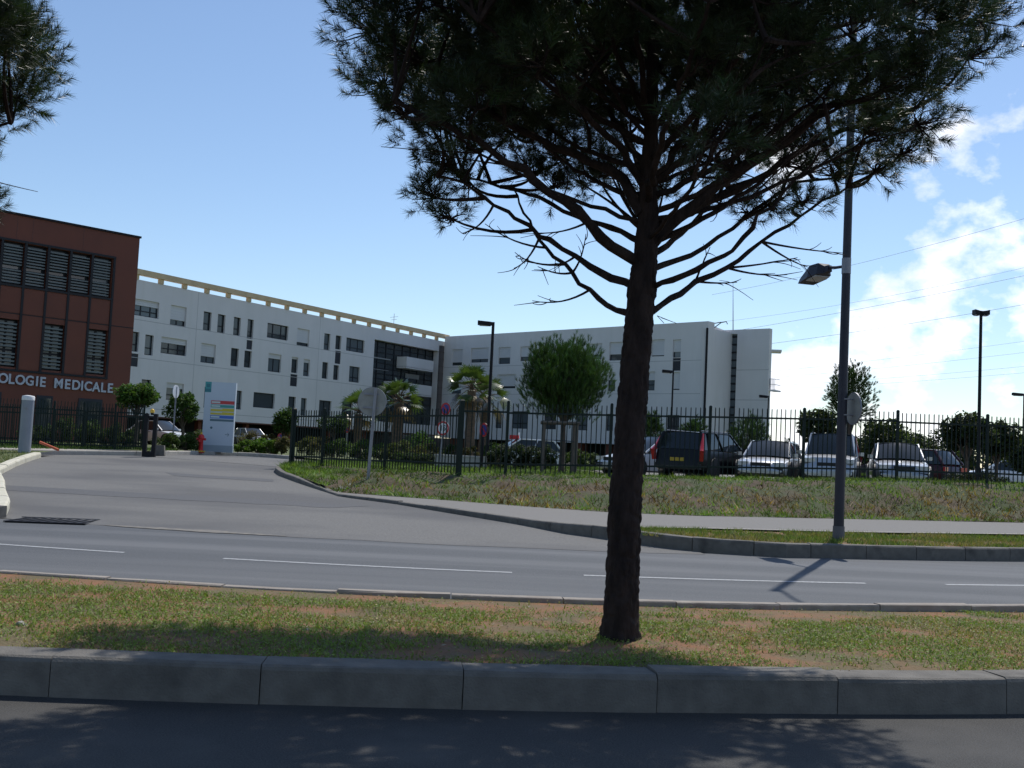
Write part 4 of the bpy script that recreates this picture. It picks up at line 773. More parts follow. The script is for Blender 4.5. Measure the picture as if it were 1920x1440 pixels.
# ================================================================== cars
def car(label, px, py, depth, heading, paint_m, L=4.2, W=1.7, H_=1.42, style='hatch', plate='plate_w', z0=None, rails=False, red_pillar=False, name='parked_car', front_ref=0.0, zoff=0.0):
    hd = np.array(heading, float); hd /= np.linalg.norm(hd); q = at(px, py, depth)[:2] - hd * front_ref * L; z = ((CP + .005 if q[0] > 3 else gz(*q)) if z0 is None else z0) + zoff
    o = empty(name, (q[0], q[1], z), math.atan2(hd[1], hd[0]), label=label, cat='car'); hw = W / 2; belt = H_ * .62 if style != 'suv' else H_ * .58
    X = lambda f: (f - .5) * L
    prof = {'hatch': [(0, .52), (.01, .62), (.03, belt * .98), (.2, belt), (.6, belt * .985), (.68, belt * .97), (.86, belt * .86), (.96, belt * .76), (.99, .52), (1, .45)],
            'sedan': [(0, .50), (.01, .66), (.03, belt * .98), (.18, belt * 1.0), (.3, belt), (.6, belt * .98), (.68, belt * .96), (.88, belt * .86), (.97, belt * .76), (.99, .52), (1, .45)],
            'estate': [(0, .5), (.008, .66), (.02, belt), (.2, belt), (.6, belt * .98), (.68, belt * .96), (.88, belt * .87), (.97, belt * .77), (.99, .55), (1, .45)],
            'suv': [(0, .55), (.01, .7), (.02, belt), (.2, belt), (.66, belt), (.72, belt * .99), (.88, belt * .95), (.965, belt * .88), (.99, .6), (1, .5)]}[style]
    gh = {'hatch': (.72, .52, .13, .03), 'sedan': (.72, .54, .27, .13), 'estate': (.71, .53, .07, .015), 'suv': (.73, .58, .08, .015)}[style]
    fsx = np.array([0, .008, .02, .05, .1, .18, .3, .45, .6, .68, .76, .86, .93, .965, .985, 1.0]); vs = []; n = 13
    for f in fsx:
        zt_ = np.interp(f, [p_[0] for p_ in prof], [p_[1] for p_ in prof]); e = abs(2 * f - 1); w_ = hw * (1 - .16 * e ** 9 - .03 * e ** 2); zb = .19 + .12 * e ** 8
        zt_ = max(zt_, zb + .12); ring = [(w_ * .86, zb), (w_ * .97, zb + .06), (w_, zb + (zt_ - zb) * .45), (w_ * .985, zb + (zt_ - zb) * .75), (w_ * .93, zt_ - .03), (w_ * .6, zt_ + .012)]
        full = ring + [(0, zt_ + .028)] + [(-a_, b_) for a_, b_ in ring[::-1]]
        vs += [(X(f), a_, b_) for a_, b_ in full]
    fs = [(i * n + j, i * n + (j + 1) % n, (i + 1) * n + (j + 1) % n, (i + 1) * n + j) for i in range(len(fsx) - 1) for j in range(n)] + [tuple(range(n)), tuple((len(fsx) - 1) * n + j for j in range(n))]
    MB().add(vs, fs).build('body', paint_m, o, smoothf=True)
    xa, xb, xc, xd = [X(g) for g in gh]; zr = H_ - .03; wb_, wr = hw * .90, hw * .72; bz_ = belt - .01
    pt = lambda x, w_, z_: np.array([x, w_, z_])
    FB, FR_, RR, RB = (xa, wb_ * .96, bz_), (xb, wr, zr), (xc, wr * .98, zr - .02), (xd, wb_ * .93, bz_)
    def quadpanel(nm, m_, a, b_, c, d, bulge, parent=o, k=6):
        a, b_, c, d = [np.array(q_, float) for q_ in (a, b_, c, d)]; nrm = np.cross(b_ - a, d - a); nrm /= np.linalg.norm(nrm); V = []; Fq = []
        if np.dot(nrm, (a + b_ + c + d) / 4 - np.array([0, 0, .8])) < 0: nrm = -nrm
        for i in range(k + 1):
            for j in range(k + 1):
                s_, t_ = i / k, j / k; p_ = (a * (1 - s_) + b_ * s_) * (1 - t_) + (d * (1 - s_) + c * s_) * t_; V.append(p_ + nrm * bulge * (1 - (2 * s_ - 1) ** 2) * (1 - .3 * (2 * t_ - 1) ** 2))
        for i in range(k):
            for j in range(k): Fq.append((i * (k + 1) + j, (i + 1) * (k + 1) + j, (i + 1) * (k + 1) + j + 1, i * (k + 1) + j + 1))
        return MB().add(V, Fq).build(nm, m_, parent, smoothf=True)
    mir = lambda q_: (q_[0], -q_[1], q_[2])
    quadpanel('windscreen', 'car_glass', FB, mir(FB), mir(FR_), FR_, .07); quadpanel('rear_window', 'car_glass', RB, mir(RB), mir(RR), RR, .05)
    for s_ in (1, -1):
        q4 = [(p_[0], p_[1] * s_, p_[2]) for p_ in (FB, RB, RR, FR_)]; quadpanel('side_window', 'car_glass', *q4, .02)
    roof = quadpanel('roof', paint_m, (xb + .06, wr + .015, zr - .012), (xb + .06, -wr - .015, zr - .012), (xc - .05, -wr - .01, zr - .03), (xc - .05, wr + .01, zr - .03), .055)
    for s_ in (1, -1):
        for (p_, q_, r_) in ((FB, FR_, .035), (RB, RR, .05 if style in ('hatch', 'sedan') else .06), (FR_, RR, .03)):
            MB().tube([(p_[0], p_[1] * s_, p_[2]), (q_[0], q_[1] * s_, q_[2])], r_, 6).build('pillar', paint_m, o, smoothf=True)
        for f_ in ((.5, .80) if style in ('estate', 'suv') else (.5,)):
            xm = xa + (xd - xa) * f_; xm2 = xb + (xc - xb) * f_; MB().tube([(xm, wb_ * .985 * s_, bz_), (xm2, (wr + .02) * s_, zr - .01)], .032, 6).build('pillar', paint_m, o, smoothf=True)
    MB().box((0, 0, .24), (L * .62, W * .94, .1)).build('sill', 'trim', o)
    rw = .31 if style != 'suv' else .36
    for fx_ in (.19, .82):
        for s_ in (1, -1):
            c_ = (X(fx_), s_ * (hw * .985 - .09), rw); MB().disc((X(fx_), s_ * (hw * .99 - .06), rw + .03), (0, 1, 0), rw + .065, .16, 24).build('wheel_arch', 'trim', o)
            wl = MB().disc(c_, (0, 1, 0), rw, .215, 24, rw * .62).build('wheel', 'tyre', o); MB().disc((c_[0], c_[1] + s_ * .085, c_[2]), (0, 1, 0), rw * .62, .03, 20).build('rim', 'rim', wl); MB().disc((c_[0], c_[1] + s_ * .103, c_[2]), (0, 1, 0), .07, .02, 10).build('hub_cap', 'trim', wl)
    for s_ in (1, -1):
        zl = belt * (.70 if style != 'suv' else .8); MB().box((X(.972), s_ * hw * .66, zl), (.13, hw * .42, .13), -s_ * .25).build('headlight', 'lamp_clear', o)
        if style in ('estate', 'suv'):
            b = MB(); b.tube([(X(.0) + .03, s_ * hw * .90, belt * .62), (X(.0) + .02, s_ * hw * .93, belt * .95), (X(gh[3]) * .995, s_ * wb_ * .98, belt + .02), (xc + .03, s_ * wr * 1.05, zr - .06)], [.07, .1, .075, .05], 8); b.build('tail_light', 'lamp_red', o, smoothf=True)
        else: MB().box((X(.012), s_ * hw * .72, belt * .8), (.08, hw * .36, .15), s_ * .2).build('tail_light', 'lamp_red', o)
        MB().box((xa - .22, s_ * (hw + .06), belt + .06), (.1, .16, .12)).build('mirror', paint_m if paint_m != 'p_dark' else 'trim', o)
        MB().box((X(.52), s_ * (hw * .995), belt * .86), (.14, .03, .025)).build('door_handle', 'trim', o)
    MB().box((X(.985), 0, .40), (.12, W * .84, .16)).build('bumper', 'trim', o); MB().box((X(.015), 0, .42), (.12, W * .86, .18)).build('bumper', 'trim', o)
    MB().box((X(.983), 0, belt * .68), (.06, W * .36, .12)).build('grille', 'trim', o)
    MB().box((X(1.0) + .005, 0, .42), (.02, .5, .11)).build('number_plate', plate, o); MB().box((X(.0) - .012, 0, belt * .66 if style != 'hatch' else .55), (.02, .5, .11)).build('number_plate', plate, o)
    if rails:
        for s_ in (1, -1): MB().tube([(xb - .1, s_ * wr * .95, zr + .05), (xc + .1, s_ * wr * .93, zr + .04)], .02, 6).build('roof_rail', 'grey_metal', o)
    return o
car('black estate car seen from behind with tall red tail lights', 1268, 885, 32.9, (.58, .81), 'p_dark', 4.7, 1.82, 1.54, 'estate', 'plate_y', rails=True, front_ref=-.5)
car('white hatchback half hidden behind the pine trunk', 1138, 885, 36.2, (-.86, -.5), 'p_white', 4.0, 1.66, 1.44, 'hatch', front_ref=.5, z0=.78)
car('silver hatchback facing the fence beside the black estate car', 1424, 890, 32.9, (-.40, -.92), 'p_silver', 4.1, 1.70, 1.38, 'hatch', front_ref=.5)
car('tall silver off-road car right behind the street lamp post', 1552, 893, 32.9, (-.34, -.94), 'p_silver', 4.4, 1.80, 1.72, 'suv', front_ref=.5, rails=True)
car('light grey saloon with chrome grille, right of the street lamp', 1695, 895, 33.4, (-.26, -.97), 'p_grey', 4.5, 1.75, 1.46, 'sedan', front_ref=.5, zoff=.06)
car('dark maroon car behind the light grey saloon', 1792, 890, 38.8, (-.6, .8), 'p_maroon', 4.0, 1.68, 1.45, 'hatch', front_ref=-.5)
car('pale car low behind the dark tree at the right', 1882, 890, 57, (-.95, .3), 'p_white', 4.2, 1.70, 1.4, 'hatch')
car('white car with arched roof behind the garden hedge', 972, 868, 50, (-.97, -.24), 'p_white', 4.2, 1.72, 1.46, 'hatch', z0=.64)
car('white car parked beyond the gate at the left', 296, 842, 62, (.9, -.43), 'p_white', 4.2, 1.72, 1.46, 'sedan', z0=.84)
car('grey car in the shade between columns under the white building', 470, 846, 84, (.6, -.8), 'p_grey', 4.2, 1.72, 1.46, 'hatch', z0=.86)
# ================================================================== vegetation
def needles(pos, dirs, slen, nlen, k, width, col, spread=.75, csd=.25):
    """pos, dirs: shoots; k needles on each, thin triangles"""
    n = len(pos); dirs = dirs / np.linalg.norm(dirs, axis=1, keepdims=True)
    t = rng.random((n, k)) ** .8; base = pos[:, None] + dirs[:, None] * (slen[:, None] * t)[..., None]
    r = rng.normal(0, 1, (n, k, 3)); r -= (r * dirs[:, None]).sum(-1, keepdims=True) * dirs[:, None]; r /= np.linalg.norm(r, axis=-1, keepdims=True)
    d = dirs[:, None] * rng.uniform(.55, 1.1, (n, k, 1)) + r * spread; d /= np.linalg.norm(d, axis=-1, keepdims=True)
    L = nlen * rng.uniform(.7, 1.15, (n, k, 1)); tip = base + d * L; tip[..., 2] -= .008
    s_ = np.cross(d, rng.normal(0, 1, (n, k, 3))); s_ /= np.linalg.norm(s_, axis=-1, keepdims=True); s_ *= width / 2
    v = np.stack([base - s_, base + s_, tip], 2).reshape(-1, 3); f = np.arange(n * k * 3).reshape(-1, 3)
    c = np.repeat(jitter(col, n, csd)[:, None], k * 3, 1).reshape(-1, 3) * (1 + rng.normal(0, .1, (n * k, 1))).repeat(3, 0)
    return v, f, c
def leaves(pos, size, col, flat=.5, csd=.25, aspect=.6):
    n = len(pos); nr = rng.normal(0, 1, (n, 3)); nr[:, 2] = np.abs(nr[:, 2]) + flat; nr /= np.linalg.norm(nr, axis=1, keepdims=True)
    a = np.cross(nr, rng.normal(0, 1, (n, 3))); a /= np.linalg.norm(a, axis=1, keepdims=True); b = np.cross(nr, a); s_ = (size * rng.uniform(.6, 1.3, n))[:, None]
    v = np.stack([pos - a * s_, pos - b * s_ * aspect, pos + a * s_, pos + b * s_ * aspect], 1).reshape(-1, 3)
    q = np.arange(n)[:, None] * 4; f = np.concatenate([q + [0, 1, 2], q + [0, 2, 3]]); c = jitter(col, n, csd).repeat(4, 0)
    return v, f, c
def ball(n, c, r, shell=.5):
    d = rng.normal(0, 1, (n, 3)); d /= np.linalg.norm(d, axis=1, keepdims=True); rad = rng.random((n, 1)) ** shell; return np.asarray(c) + d * rad * np.asarray(r), d

# ------------------------------------------------------------------ the big pine
TB = onz(1162, 1195, .2)
def tpx(px, py, dy=0.0): return at(px, py, TB[1] + dy)
trunk_px = [(1162, 1215, 76), (1162, 1195, 70), (1164, 1150, 66), (1168, 1050, 62), (1172, 950, 60), (1181, 800, 58), (1190, 690, 54), (1199, 590, 54), (1203, 545, 54), (1210, 480, 46), (1215, 420, 40), (1217, 330, 31), (1220, 240, 27), (1224, 120, 22), (1228, 0, 17), (1232, -120, 13), (1236, -240, 8)]
tr_p = np.array([tpx(a, b) for a, b, _ in trunk_px]); tr_r = np.array([w_ / 2 / FPX * TB[1] for *_, w_ in trunk_px])
pine = empty('pine_tree', TB, label='large umbrella pine on the median with dark trunk and spreading crown', cat='tree', group='pines on the median')
# trunk with bark plates
sN, aN = 420, 72; zz = np.linspace(tr_p[0, 2], tr_p[-1, 2], sN); cx_, cy_, rr_ = [np.interp(zz, tr_p[:, 2], q_) for q_ in (tr_p[:, 0], tr_p[:, 1], tr_r)]
an = np.linspace(0, 2 * math.pi, aN, endpoint=False); Zg, Ag = np.meshgrid(zz, an, indexing='ij')
uu_, vv_ = Ag / (2 * math.pi) * 14, Zg * 7
def wrapn(u_, v_, per, sd):
    w_ = (u_ % per) / per; return vnoise(u_, v_, sd) * (1 - w_) + vnoise(u_ - per, v_, sd) * w_
crk = np.abs(wrapn(uu_ + .6 * np.sin(vv_ * .9), vv_ * 1.0, 14, 21) - .5) * 2; pl_ = np.clip(crk * 2.2, 0, 1) ** .6
R_ = rr_[:, None] * (1 + .0 * Zg) + (.013 * pl_ + .016 * wrapn(uu_ * 2, vv_ * 5.5, 28, 22) - .018) * np.clip(rr_[:, None] / .11, .3, 1.1)
R_ += .022 * np.exp(-(Zg - .2) / .05) * (1 + .5 * np.sin(3 * Ag))
V = np.stack([cx_[:, None] + R_ * np.cos(Ag), cy_[:, None] + R_ * np.sin(Ag), Zg], -1).reshape(-1, 3) - TB
i, j = np.meshgrid(np.arange(sN - 1), np.arange(aN), indexing='ij'); a_ = (i * aN + j).ravel(); b_ = (i * aN + (j + 1) % aN).ravel()
link('trunk', npmesh('trunk', V, np.stack([a_, b_, b_ + aN, a_ + aN], 1), True), 'bark', pine)
# limbs: photo outline of each visible limb, and how far it leans to or from the viewer
limbs = [
    ([(1222, 585), (1240, 572), (1262, 560), (1285, 545), (1300, 532), (1370, 497), (1450, 440), (1520, 390), (1590, 350)], .9, 18), ([(1222, 540), (1250, 525), (1300, 512), (1365, 475), (1430, 400), (1500, 330), (1560, 270)], -.7, 16),
    ([(1222, 505), (1255, 492), (1320, 465), (1400, 405), (1480, 350), (1590, 330), (1650, 320)], 1.5, 15), ([(1215, 465), (1250, 428), (1290, 388), (1380, 330), (1470, 270), (1560, 195), (1680, 110), (1800, 40)], -.4, 30),
    ([(1215, 440), (1240, 420), (1330, 375), (1440, 320), (1560, 250), (1700, 210)], .7, 24), ([(1216, 350), (1260, 290), (1310, 220), (1360, 140), (1420, 40), (1480, -60)], -1.1, 20),
    ([(1216, 330), (1290, 300), (1400, 230), (1520, 150), (1640, 60)], 1.7, 20), ([(1217, 250), (1270, 190), (1330, 100), (1380, 0)], .9, 18),
    ([(1190, 592), (1165, 583), (1130, 570), (1098, 538), (1050, 490), (1005, 440), (985, 400), (960, 350)], 1.2, 16), ([(1195, 540), (1165, 525), (1130, 512), (1075, 480), (1010, 435), (930, 390), (870, 350), (820, 330)], .6, 19),
    ([(1200, 495), (1170, 475), (1120, 440), (1075, 385), (1000, 335), (920, 280), (820, 230), (740, 190)], -.5, 27), ([(1205, 455), (1150, 430), (1080, 405), (1000, 370), (930, 345), (860, 330)], 1.7, 17),
    ([(1205, 400), (1160, 330), (1080, 290), (970, 240), (850, 160), (740, 70)], .5, 25), ([(1208, 350), (1160, 270), (1090, 215), (1000, 130), (900, 40)], -1.3, 20),
    ([(1210, 310), (1160, 240), (1100, 140), (1050, 20)], 1.2, 18), ([(1215, 230), (1170, 130), (1120, 0), (1080, -120)], -.8, 16), ([(1214, 380), (1225, 330), (1250, 230), (1290, 120), (1330, 0)], -1.9, 20), ([(1210, 370), (1190, 300), (1160, 200), (1120, 100)], 2.0, 20),
    ([(1222, 150), (1280, 60), (1400, -40), (1560, -120)], .3, 16), ([(1220, 130), (1140, 30), (980, -60), (850, -120)], .2, 16), ([(1226, 60), (1250, -60), (1290, -200)], 1.0, 13), ([(1226, 30), (1200, -100), (1180, -220)], -1.0, 13)]
br = MB(TB); skel = []
for pts, dep, w_ in limbs:
    P_ = np.array([tpx(a, b, dep * (k / (len(pts) - 1)) ** 1.1) for k, (a, b) in enumerate(pts)]); P_ = resample(P_, 14) if False else P_
    d_ = np.r_[0, np.cumsum(np.linalg.norm(np.diff(P_, axis=0), axis=1))]; s_ = np.linspace(0, d_[-1], 18); Q = np.stack([np.interp(s_, d_, P_[:, k]) for k in range(3)], 1); w_ *= .72 if w_ < 22 else .82
    Q[2:-1] += rng.normal(0, .012, Q[2:-1].shape); r0 = w_ / 2 / FPX * TB[1]
    br.tube(Q, r0 * (1.15 - .8 * np.linspace(0, 1, 18) ** .8) * (1 + .1 * rng.normal(0, 1, 18)), 8); skel += [(q_, t_) for q_, t_ in zip(Q, np.linspace(0, 1, 18)) if t_ > .25]
for i in range(20):                       # thinner limbs all round, fanning up and out
    z0_ = rng.uniform(2.75, 4.3); az = i * 2.4 + rng.random() * .6; c0_ = np.array([np.interp(z0_, tr_p[:, 2], tr_p[:, 0]), np.interp(z0_, tr_p[:, 2], tr_p[:, 1]), z0_])
    L = rng.uniform(1.2, 2.0); e_ = c0_ + np.array([math.cos(az) * L, math.sin(az) * L, L * rng.uniform(.35, .8)]); m_ = c0_ + (e_ - c0_) * .5 + np.array([0, 0, -.14 * L]) + rng.normal(0, .05, 3)
    Q = np.array([c0_ * (1 - t) ** 2 + m_ * 2 * t * (1 - t) + e_ * t * t for t in np.linspace(0, 1, 16)]); Q[2:-1] += rng.normal(0, .008, Q[2:-1].shape); br.tube(Q, np.linspace(.024, .008, 16) * rng.uniform(.7, 1.25), 7)
    skel += [(q_, 1) for q_ in Q[6:]]
    for t in (6, 8, 10, 12):              # bare curved side twigs
        e2 = Q[t] + (Q[t + 2] - Q[t]) * rng.uniform(1.5, 3) + rng.normal(0, .16, 3); m2 = (Q[t] + e2) / 2 + rng.normal(0, .05, 3); br.tube([Q[t] * (1 - u_) ** 2 + m2 * 2 * u_ * (1 - u_) + e2 * u_ * u_ for u_ in np.linspace(0, 1, 6)], np.linspace(.007, .0025, 6), 4, cap=False)
SK = np.array([q_ for q_, _ in skel])
# clumps of shoots
CC = np.array([TB[0] + .12, TB[1] + .05])
cl = []
def addpx(px, py, dy, r): cl.append((tpx(px, py, dy), r))
for c_ in [(700, 60, .1, .3), (720, 160, .3, .28), (760, 215, -.1, .24), (735, 20, -.3, .3), (790, 120, .5, .3), (850, 40, .2, .34), (835, 310, .9, .23), (815, 370, 1.0, .22), (845, 410, 1.0, .18), (880, 340, 1.2, .22), (905, 280, .6, .2), (960, 250, 1.2, .26), (1000, 330, 1.6, .24), (1060, 300, 1.8, .24), (940, 180, .0, .3), (1010, 120, -.9, .3), (1040, 350, 1.5, .2), (1120, 330, 1.9, .2),
           (1840, 40, .0, .26), (1815, 110, .2, .24), (1760, 60, -.4, .3), (1740, 170, .3, .26), (1720, 235, .4, .22), (1690, 290, .8, .22), (1640, 320, 1.0, .2), (1620, 250, .2, .24), (1500, 380, .9, .18), (1440, 385, .6, .18), (1400, 400, 1.0, .15), (1560, 330, .8, .2), (1470, 310, 1.4, .22), (1360, 350, 1.6, .2), (1300, 330, 1.8, .22), (1660, 170, -.5, .28), (1850, -40, .2, .3), (690, -40, .1, .3), (1330, 260, -1.6, .26), (1270, 280, 1.9, .24), (775, 150, 2.2, .36), (835, 130, 2.3, .38), (890, 170, 2.2, .36), (950, 130, 2.3, .38), (1010, 170, 2.3, .38), (1070, 140, 2.4, .38), (1130, 180, 2.3, .38), (1190, 140, 2.4, .38), (860, 70, 2.2, .38), (980, 60, 2.4, .38), (1100, 70, 2.4, .38), (1250, 170, 2.3, .36), (800, 90, 1.9, .34), (1310, 160, 2.2, .36), (1370, 170, 2.1, .36), (1430, 180, 1.9, .34), (900, 120, 2.5, .36), (1010, 110, 2.6, .36), (1120, 120, 2.6, .36), (1220, 110, 2.6, .36)]: addpx(*c_)
for k in range(195):
    while True:
        x, y = rng.uniform(-1, 1, 2); r = math.hypot(x, y)
        if r > 1: continue
        zb = np.interp(r, [0, .45, .72, .88, 1], [3.95, 3.85, 3.6, 3.8, 4.2]); zt = np.interp(r, [0, .5, .8, 1], [6.9, 6.5, 5.6, 4.7])
        z = zb + .18 + (zt - zb - .2) * rng.random() ** 1.15
        p_ = np.array([CC[0] + 2.05 * x, CC[1] + 2.1 * y, z])
        if min((np.linalg.norm(p_ - c_[0]) for c_ in cl), default=9) > .27: break
    cl.append((p_, rng.uniform(.22, .36)))
for k in range(80):                       # unseen clumps in the dome above, added to darken the cast shadow
    r = math.sqrt(rng.random()) * .92; az = rng.random() * 6.283; zt = np.interp(r, [0, .5, .8, 1], [7.0, 6.6, 5.9, 5.0])
    cl.append((np.array([CC[0] + 2.0 * r * math.cos(az), CC[1] + 2.15 * r * math.sin(az), zt - rng.random() * 1.0]), rng.uniform(.28, .38)))
sp_, sd_, sl2 = [], [], []
for ci, (c_, r) in enumerate(cl):
    dist = np.linalg.norm(SK - c_, axis=1) + np.maximum(0, SK[:, 2] - c_[2] + .1) * 2.5; k0 = SK[np.argmin(dist)]; v_ = c_ - k0; L = np.linalg.norm(v_)
    mid = k0 + v_ * .5 + np.array([0, 0, -.08 * L]) + rng.normal(0, .05, 3); Q = [k0 * (1 - t) ** 2 + mid * 2 * t * (1 - t) + c_ * t * t for t in np.linspace(0, 1, 7)]
    br.tube(Q, np.linspace(.019, .008, 7), 5)
    n = int(8 + 46 * (r / .3) ** 2); out = (c_ - np.array([CC[0], CC[1], 3.6])); out /= np.linalg.norm(out)
    d = rng.normal(0, 1, (n, 3)) * .75 + out * .55 + np.array([0, 0, .5]); d /= np.linalg.norm(d, axis=1, keepdims=True)
    pos = c_ + d * (r * rng.uniform(.15, 1.0, (n, 1)) ** .7) * np.array([1.15, 1.15, .8]); sp_.append(pos); sd_.append(d + np.array([0, 0, .6])); sl2.append(rng.uniform(.08, .17, n))
    for q_ in range(min(n, 26) if ci < 38 else 5): br.tube([c_, c_ + (pos[q_] - c_) * .55 + rng.normal(0, .02, 3), pos[q_]], [.007, .005, .003], 4, cap=False)
# bare hanging twigs under the crown
for (a, c_, dep) in [((1125, 528), (1010, 555), .8), ((1060, 490), (965, 470), .9), ((1010, 440), (900, 405), .9), ((1060, 520), (1000, 505), .6), ((1370, 497), (1480, 512), .8), ((1480, 512), (1545, 535), .9), ((1370, 497), (1500, 480), .7), ((1440, 445), (1590, 470), .9), ((1005, 440), (960, 500), .7), ((1300, 512), (1380, 520), .5), ((1150, 430), (1030, 445), .9), ((1110, 440), (1060, 470), .4), ((1250, 490), (1300, 440), .4), ((930, 390), (870, 440), .7), ((1075, 480), (1100, 420), .6)]:
    p0, p1 = tpx(*a, dep * .7), tpx(*c_, dep); sk_ = SK[np.argmin(np.linalg.norm(SK - p0, axis=1))]; p1 = p1 + (sk_ - p0) * .6; p0 = sk_; m_ = (p0 + p1) / 2 + np.array([0, 0, -.06]) + rng.normal(0, .03, 3); Q = [p0 * (1 - t) ** 2 + m_ * 2 * t * (1 - t) + p1 * t * t for t in np.linspace(0, 1, 9)]; br.tube(Q, np.linspace(.011, .003, 9), 5)
    for t in (4, 5, 6, 7):
        e = Q[t] + (p1 - p0) * rng.uniform(.15, .4) + rng.normal(0, .06, 3); m2 = Q[t] + (p1 - p0) * .12 + rng.normal(0, .015, 3); br.tube([Q[t] * (1 - u_) ** 2 + m2 * 2 * u_ * (1 - u_) + e * u_ * u_ for u_ in np.linspace(0, 1, 6)], np.linspace(.005, .002, 6), 4, cap=False)
br.build('branches', 'bark', pine, smoothf=True, fix=False)
sp_, sd_, sl2 = np.concatenate(sp_), np.concatenate(sd_), np.concatenate(sl2)
crown = stuff('crown', 'needle', [needles(sp_ - TB, sd_, sl2, .098, 64, .0042, (.028, .05, .016), .85)], '', '', parent=pine)

# the neighbouring pine, mostly out of the picture
pine2 = empty('pine_tree', (-5.78, 7.3, .12), math.radians(120), label='neighbouring pine whose needle clumps hang into the top left corner', cat='tree', group='pines on the median')
for ch in list(pine.children):
    c_ = ch.copy(); COL.objects.link(c_); c_.parent = pine2

# ------------------------------------------------------------------ other pines and trees
def pine_small(name, px, py_base, depth, z0, trunk_h, cz0, cz1, rad, label, seed, nsh=620, k=26, nl=.16, wd=.012, col=(.045, .085, .022), upward=1.1, group=None, lobes=16, flat_bottom=False):
    global rng; rng = np.random.default_rng(seed); p = at(px, py_base, depth); o = empty(name, (p[0], p[1], z0), label=label, cat='tree', group=group); H_ = cz1 - z0
    tb = MB(); tb.tube([(0, 0, -.2), (.02, 0, trunk_h * .5), (0, .02, trunk_h), (.03, 0, (cz0 + cz1) / 2 - z0)], [rad * .065, rad * .055, rad * .045, .02], 10)
    c0 = np.array([0, 0, (cz0 + cz1) / 2 - z0]); rv = np.array([rad, rad, (cz1 - cz0) / 2]); P_, D_ = [], []
    for i in range(lobes):
        th = i * 2.4 + rng.random(); h_ = -1 + 2 * (i + .5) / lobes; rr = math.sqrt(max(0, 1 - h_ * h_)); lc = c0 + rv * np.array([rr * math.cos(th), rr * math.sin(th), h_]) * rng.uniform(.45, .72)
        q, d = ball(nsh // lobes, lc, rv * rng.uniform(.30, .46), .5); P_.append(q); D_.append((q - c0) / rad + np.array([0, 0, upward]) + d * .35)
        tb.tube([(0, 0, trunk_h * rng.uniform(.7, 1)), tuple(lc * [.5, .5, .9]), tuple(lc)], [.04 * rad / 1.6, .03 * rad / 1.6, .01], 6)
    tb.build('trunk', 'bark2', o, smoothf=True); P_, D_ = np.concatenate(P_), np.concatenate(D_)
    stuff('crown', 'needle', [needles(P_, D_, rng.uniform(.08, .2, len(P_)) * rad / 1.6, nl, k, wd, col, .45)], '', '', parent=o); return o
pine_small('pine_tree', 1052, 880, 34.2, gz(1.6, 34), 1.9, 2.25, 5.4, 1.62, 'bushy young green pine tied to stakes, left of the big trunk', 21, nsh=4400, k=38, nl=.14, wd=.0075, col=(.046, .098, .018), lobes=44, upward=2.6)
pine_small('pine_tree', 1588, 880, 62, gz(15, 60), 2.2, 3.6, 7.9, 1.65, 'rounded dark pine behind the street lamp post', 22, nsh=2000, k=24, nl=.18, wd=.018, col=(.04, .075, .02), lobes=24)
def leaf_tree(name, px, depth, z0, cz0, cz1, rx, label, seed, n=2600, size=.11, col=(.05, .085, .025), cat='tree', group=None, lobes=14, trunk=True, ry=None, csd=.3, py=870, shell=.45):
    global rng; rng = np.random.default_rng(seed); p = at(px, py, depth); o = empty(name, (p[0], p[1], z0), label=label, cat=cat, group=group)
    c0 = np.array([0, 0, (cz0 + cz1) / 2 - z0]); rv = np.array([rx, ry or rx, (cz1 - cz0) / 2]); P_ = []; tb = MB()
    if trunk: tb.tube([(0, 0, -.2), (.02, .02, (cz0 - z0) * .6), (0, 0, c0[2])], [rx * .07 + .03, rx * .055 + .02, .02], 8)
    for i in range(lobes):
        th = i * 2.4 + rng.random(); h_ = -1 + 2 * (i + .5) / lobes; rr = math.sqrt(max(0, 1 - h_ * h_)); lc = c0 + rv * np.array([rr * math.cos(th), rr * math.sin(th), h_]) * rng.uniform(.5, .78)
        q, d = ball(n // lobes, lc, rv * rng.uniform(.26, .46), shell); P_.append(q)
        tb.tube([(0, 0, max(.0, (cz0 - z0) * .8)), tuple(lc * [.5, .5, .85]), tuple(lc)], [.03 * rx, .02 * rx, .006], 5)
    tb.build('trunk' if trunk else 'stem', 'bark2', o, smoothf=True); P_ = np.concatenate(P_); P_[:, 2] = np.maximum(P_[:, 2], .02)
    stuff('crown' if trunk else 'foliage', 'leaf', [leaves(P_, size, col, csd=csd)], '', '', parent=o); return o
leaf_tree('small_tree', 250, 39.5, .86, 2.4, 3.45, .98, 'small leafy tree with flat crown in front of the brown building', 31, n=4400, size=0.061, col=(.06, .115, .025))
leaf_tree('small_tree', 338, 45.5, .9, 2.0, 3.5, .82, 'small rounded tree beside the slim sign post and totem', 32, n=4000, size=0.061, col=(.05, .095, .025))
leaf_tree('small_tree', 528, 49, .84, 1.7, 3.1, .65, 'small tree left of the entrance gate post', 33, n=3000, size=0.058, col=(.05, .09, .022))
leaf_tree('small_tree', 622, 46, .8, 1.9, 2.7, .8, 'slim young tree behind the entrance fence', 34, n=1800, size=0.058, col=(.04, .075, .02))
gt = 'trees behind the car park'
leaf_tree('broad_tree', 1530, 52, .82, 2.4, 4.4, 1.15, 'dark broadleaf tree just left of the street lamp post', 41, n=2600, size=.12, col=(.035, .05, .018), group=gt)
leaf_tree('broad_tree', 1660, 58, .82, 1.6, 4.3, 1.6, 'leafy tree behind the off-road car, right of the lamp post', 42, n=2600, size=.13, col=(.04, .06, .02), group=gt)
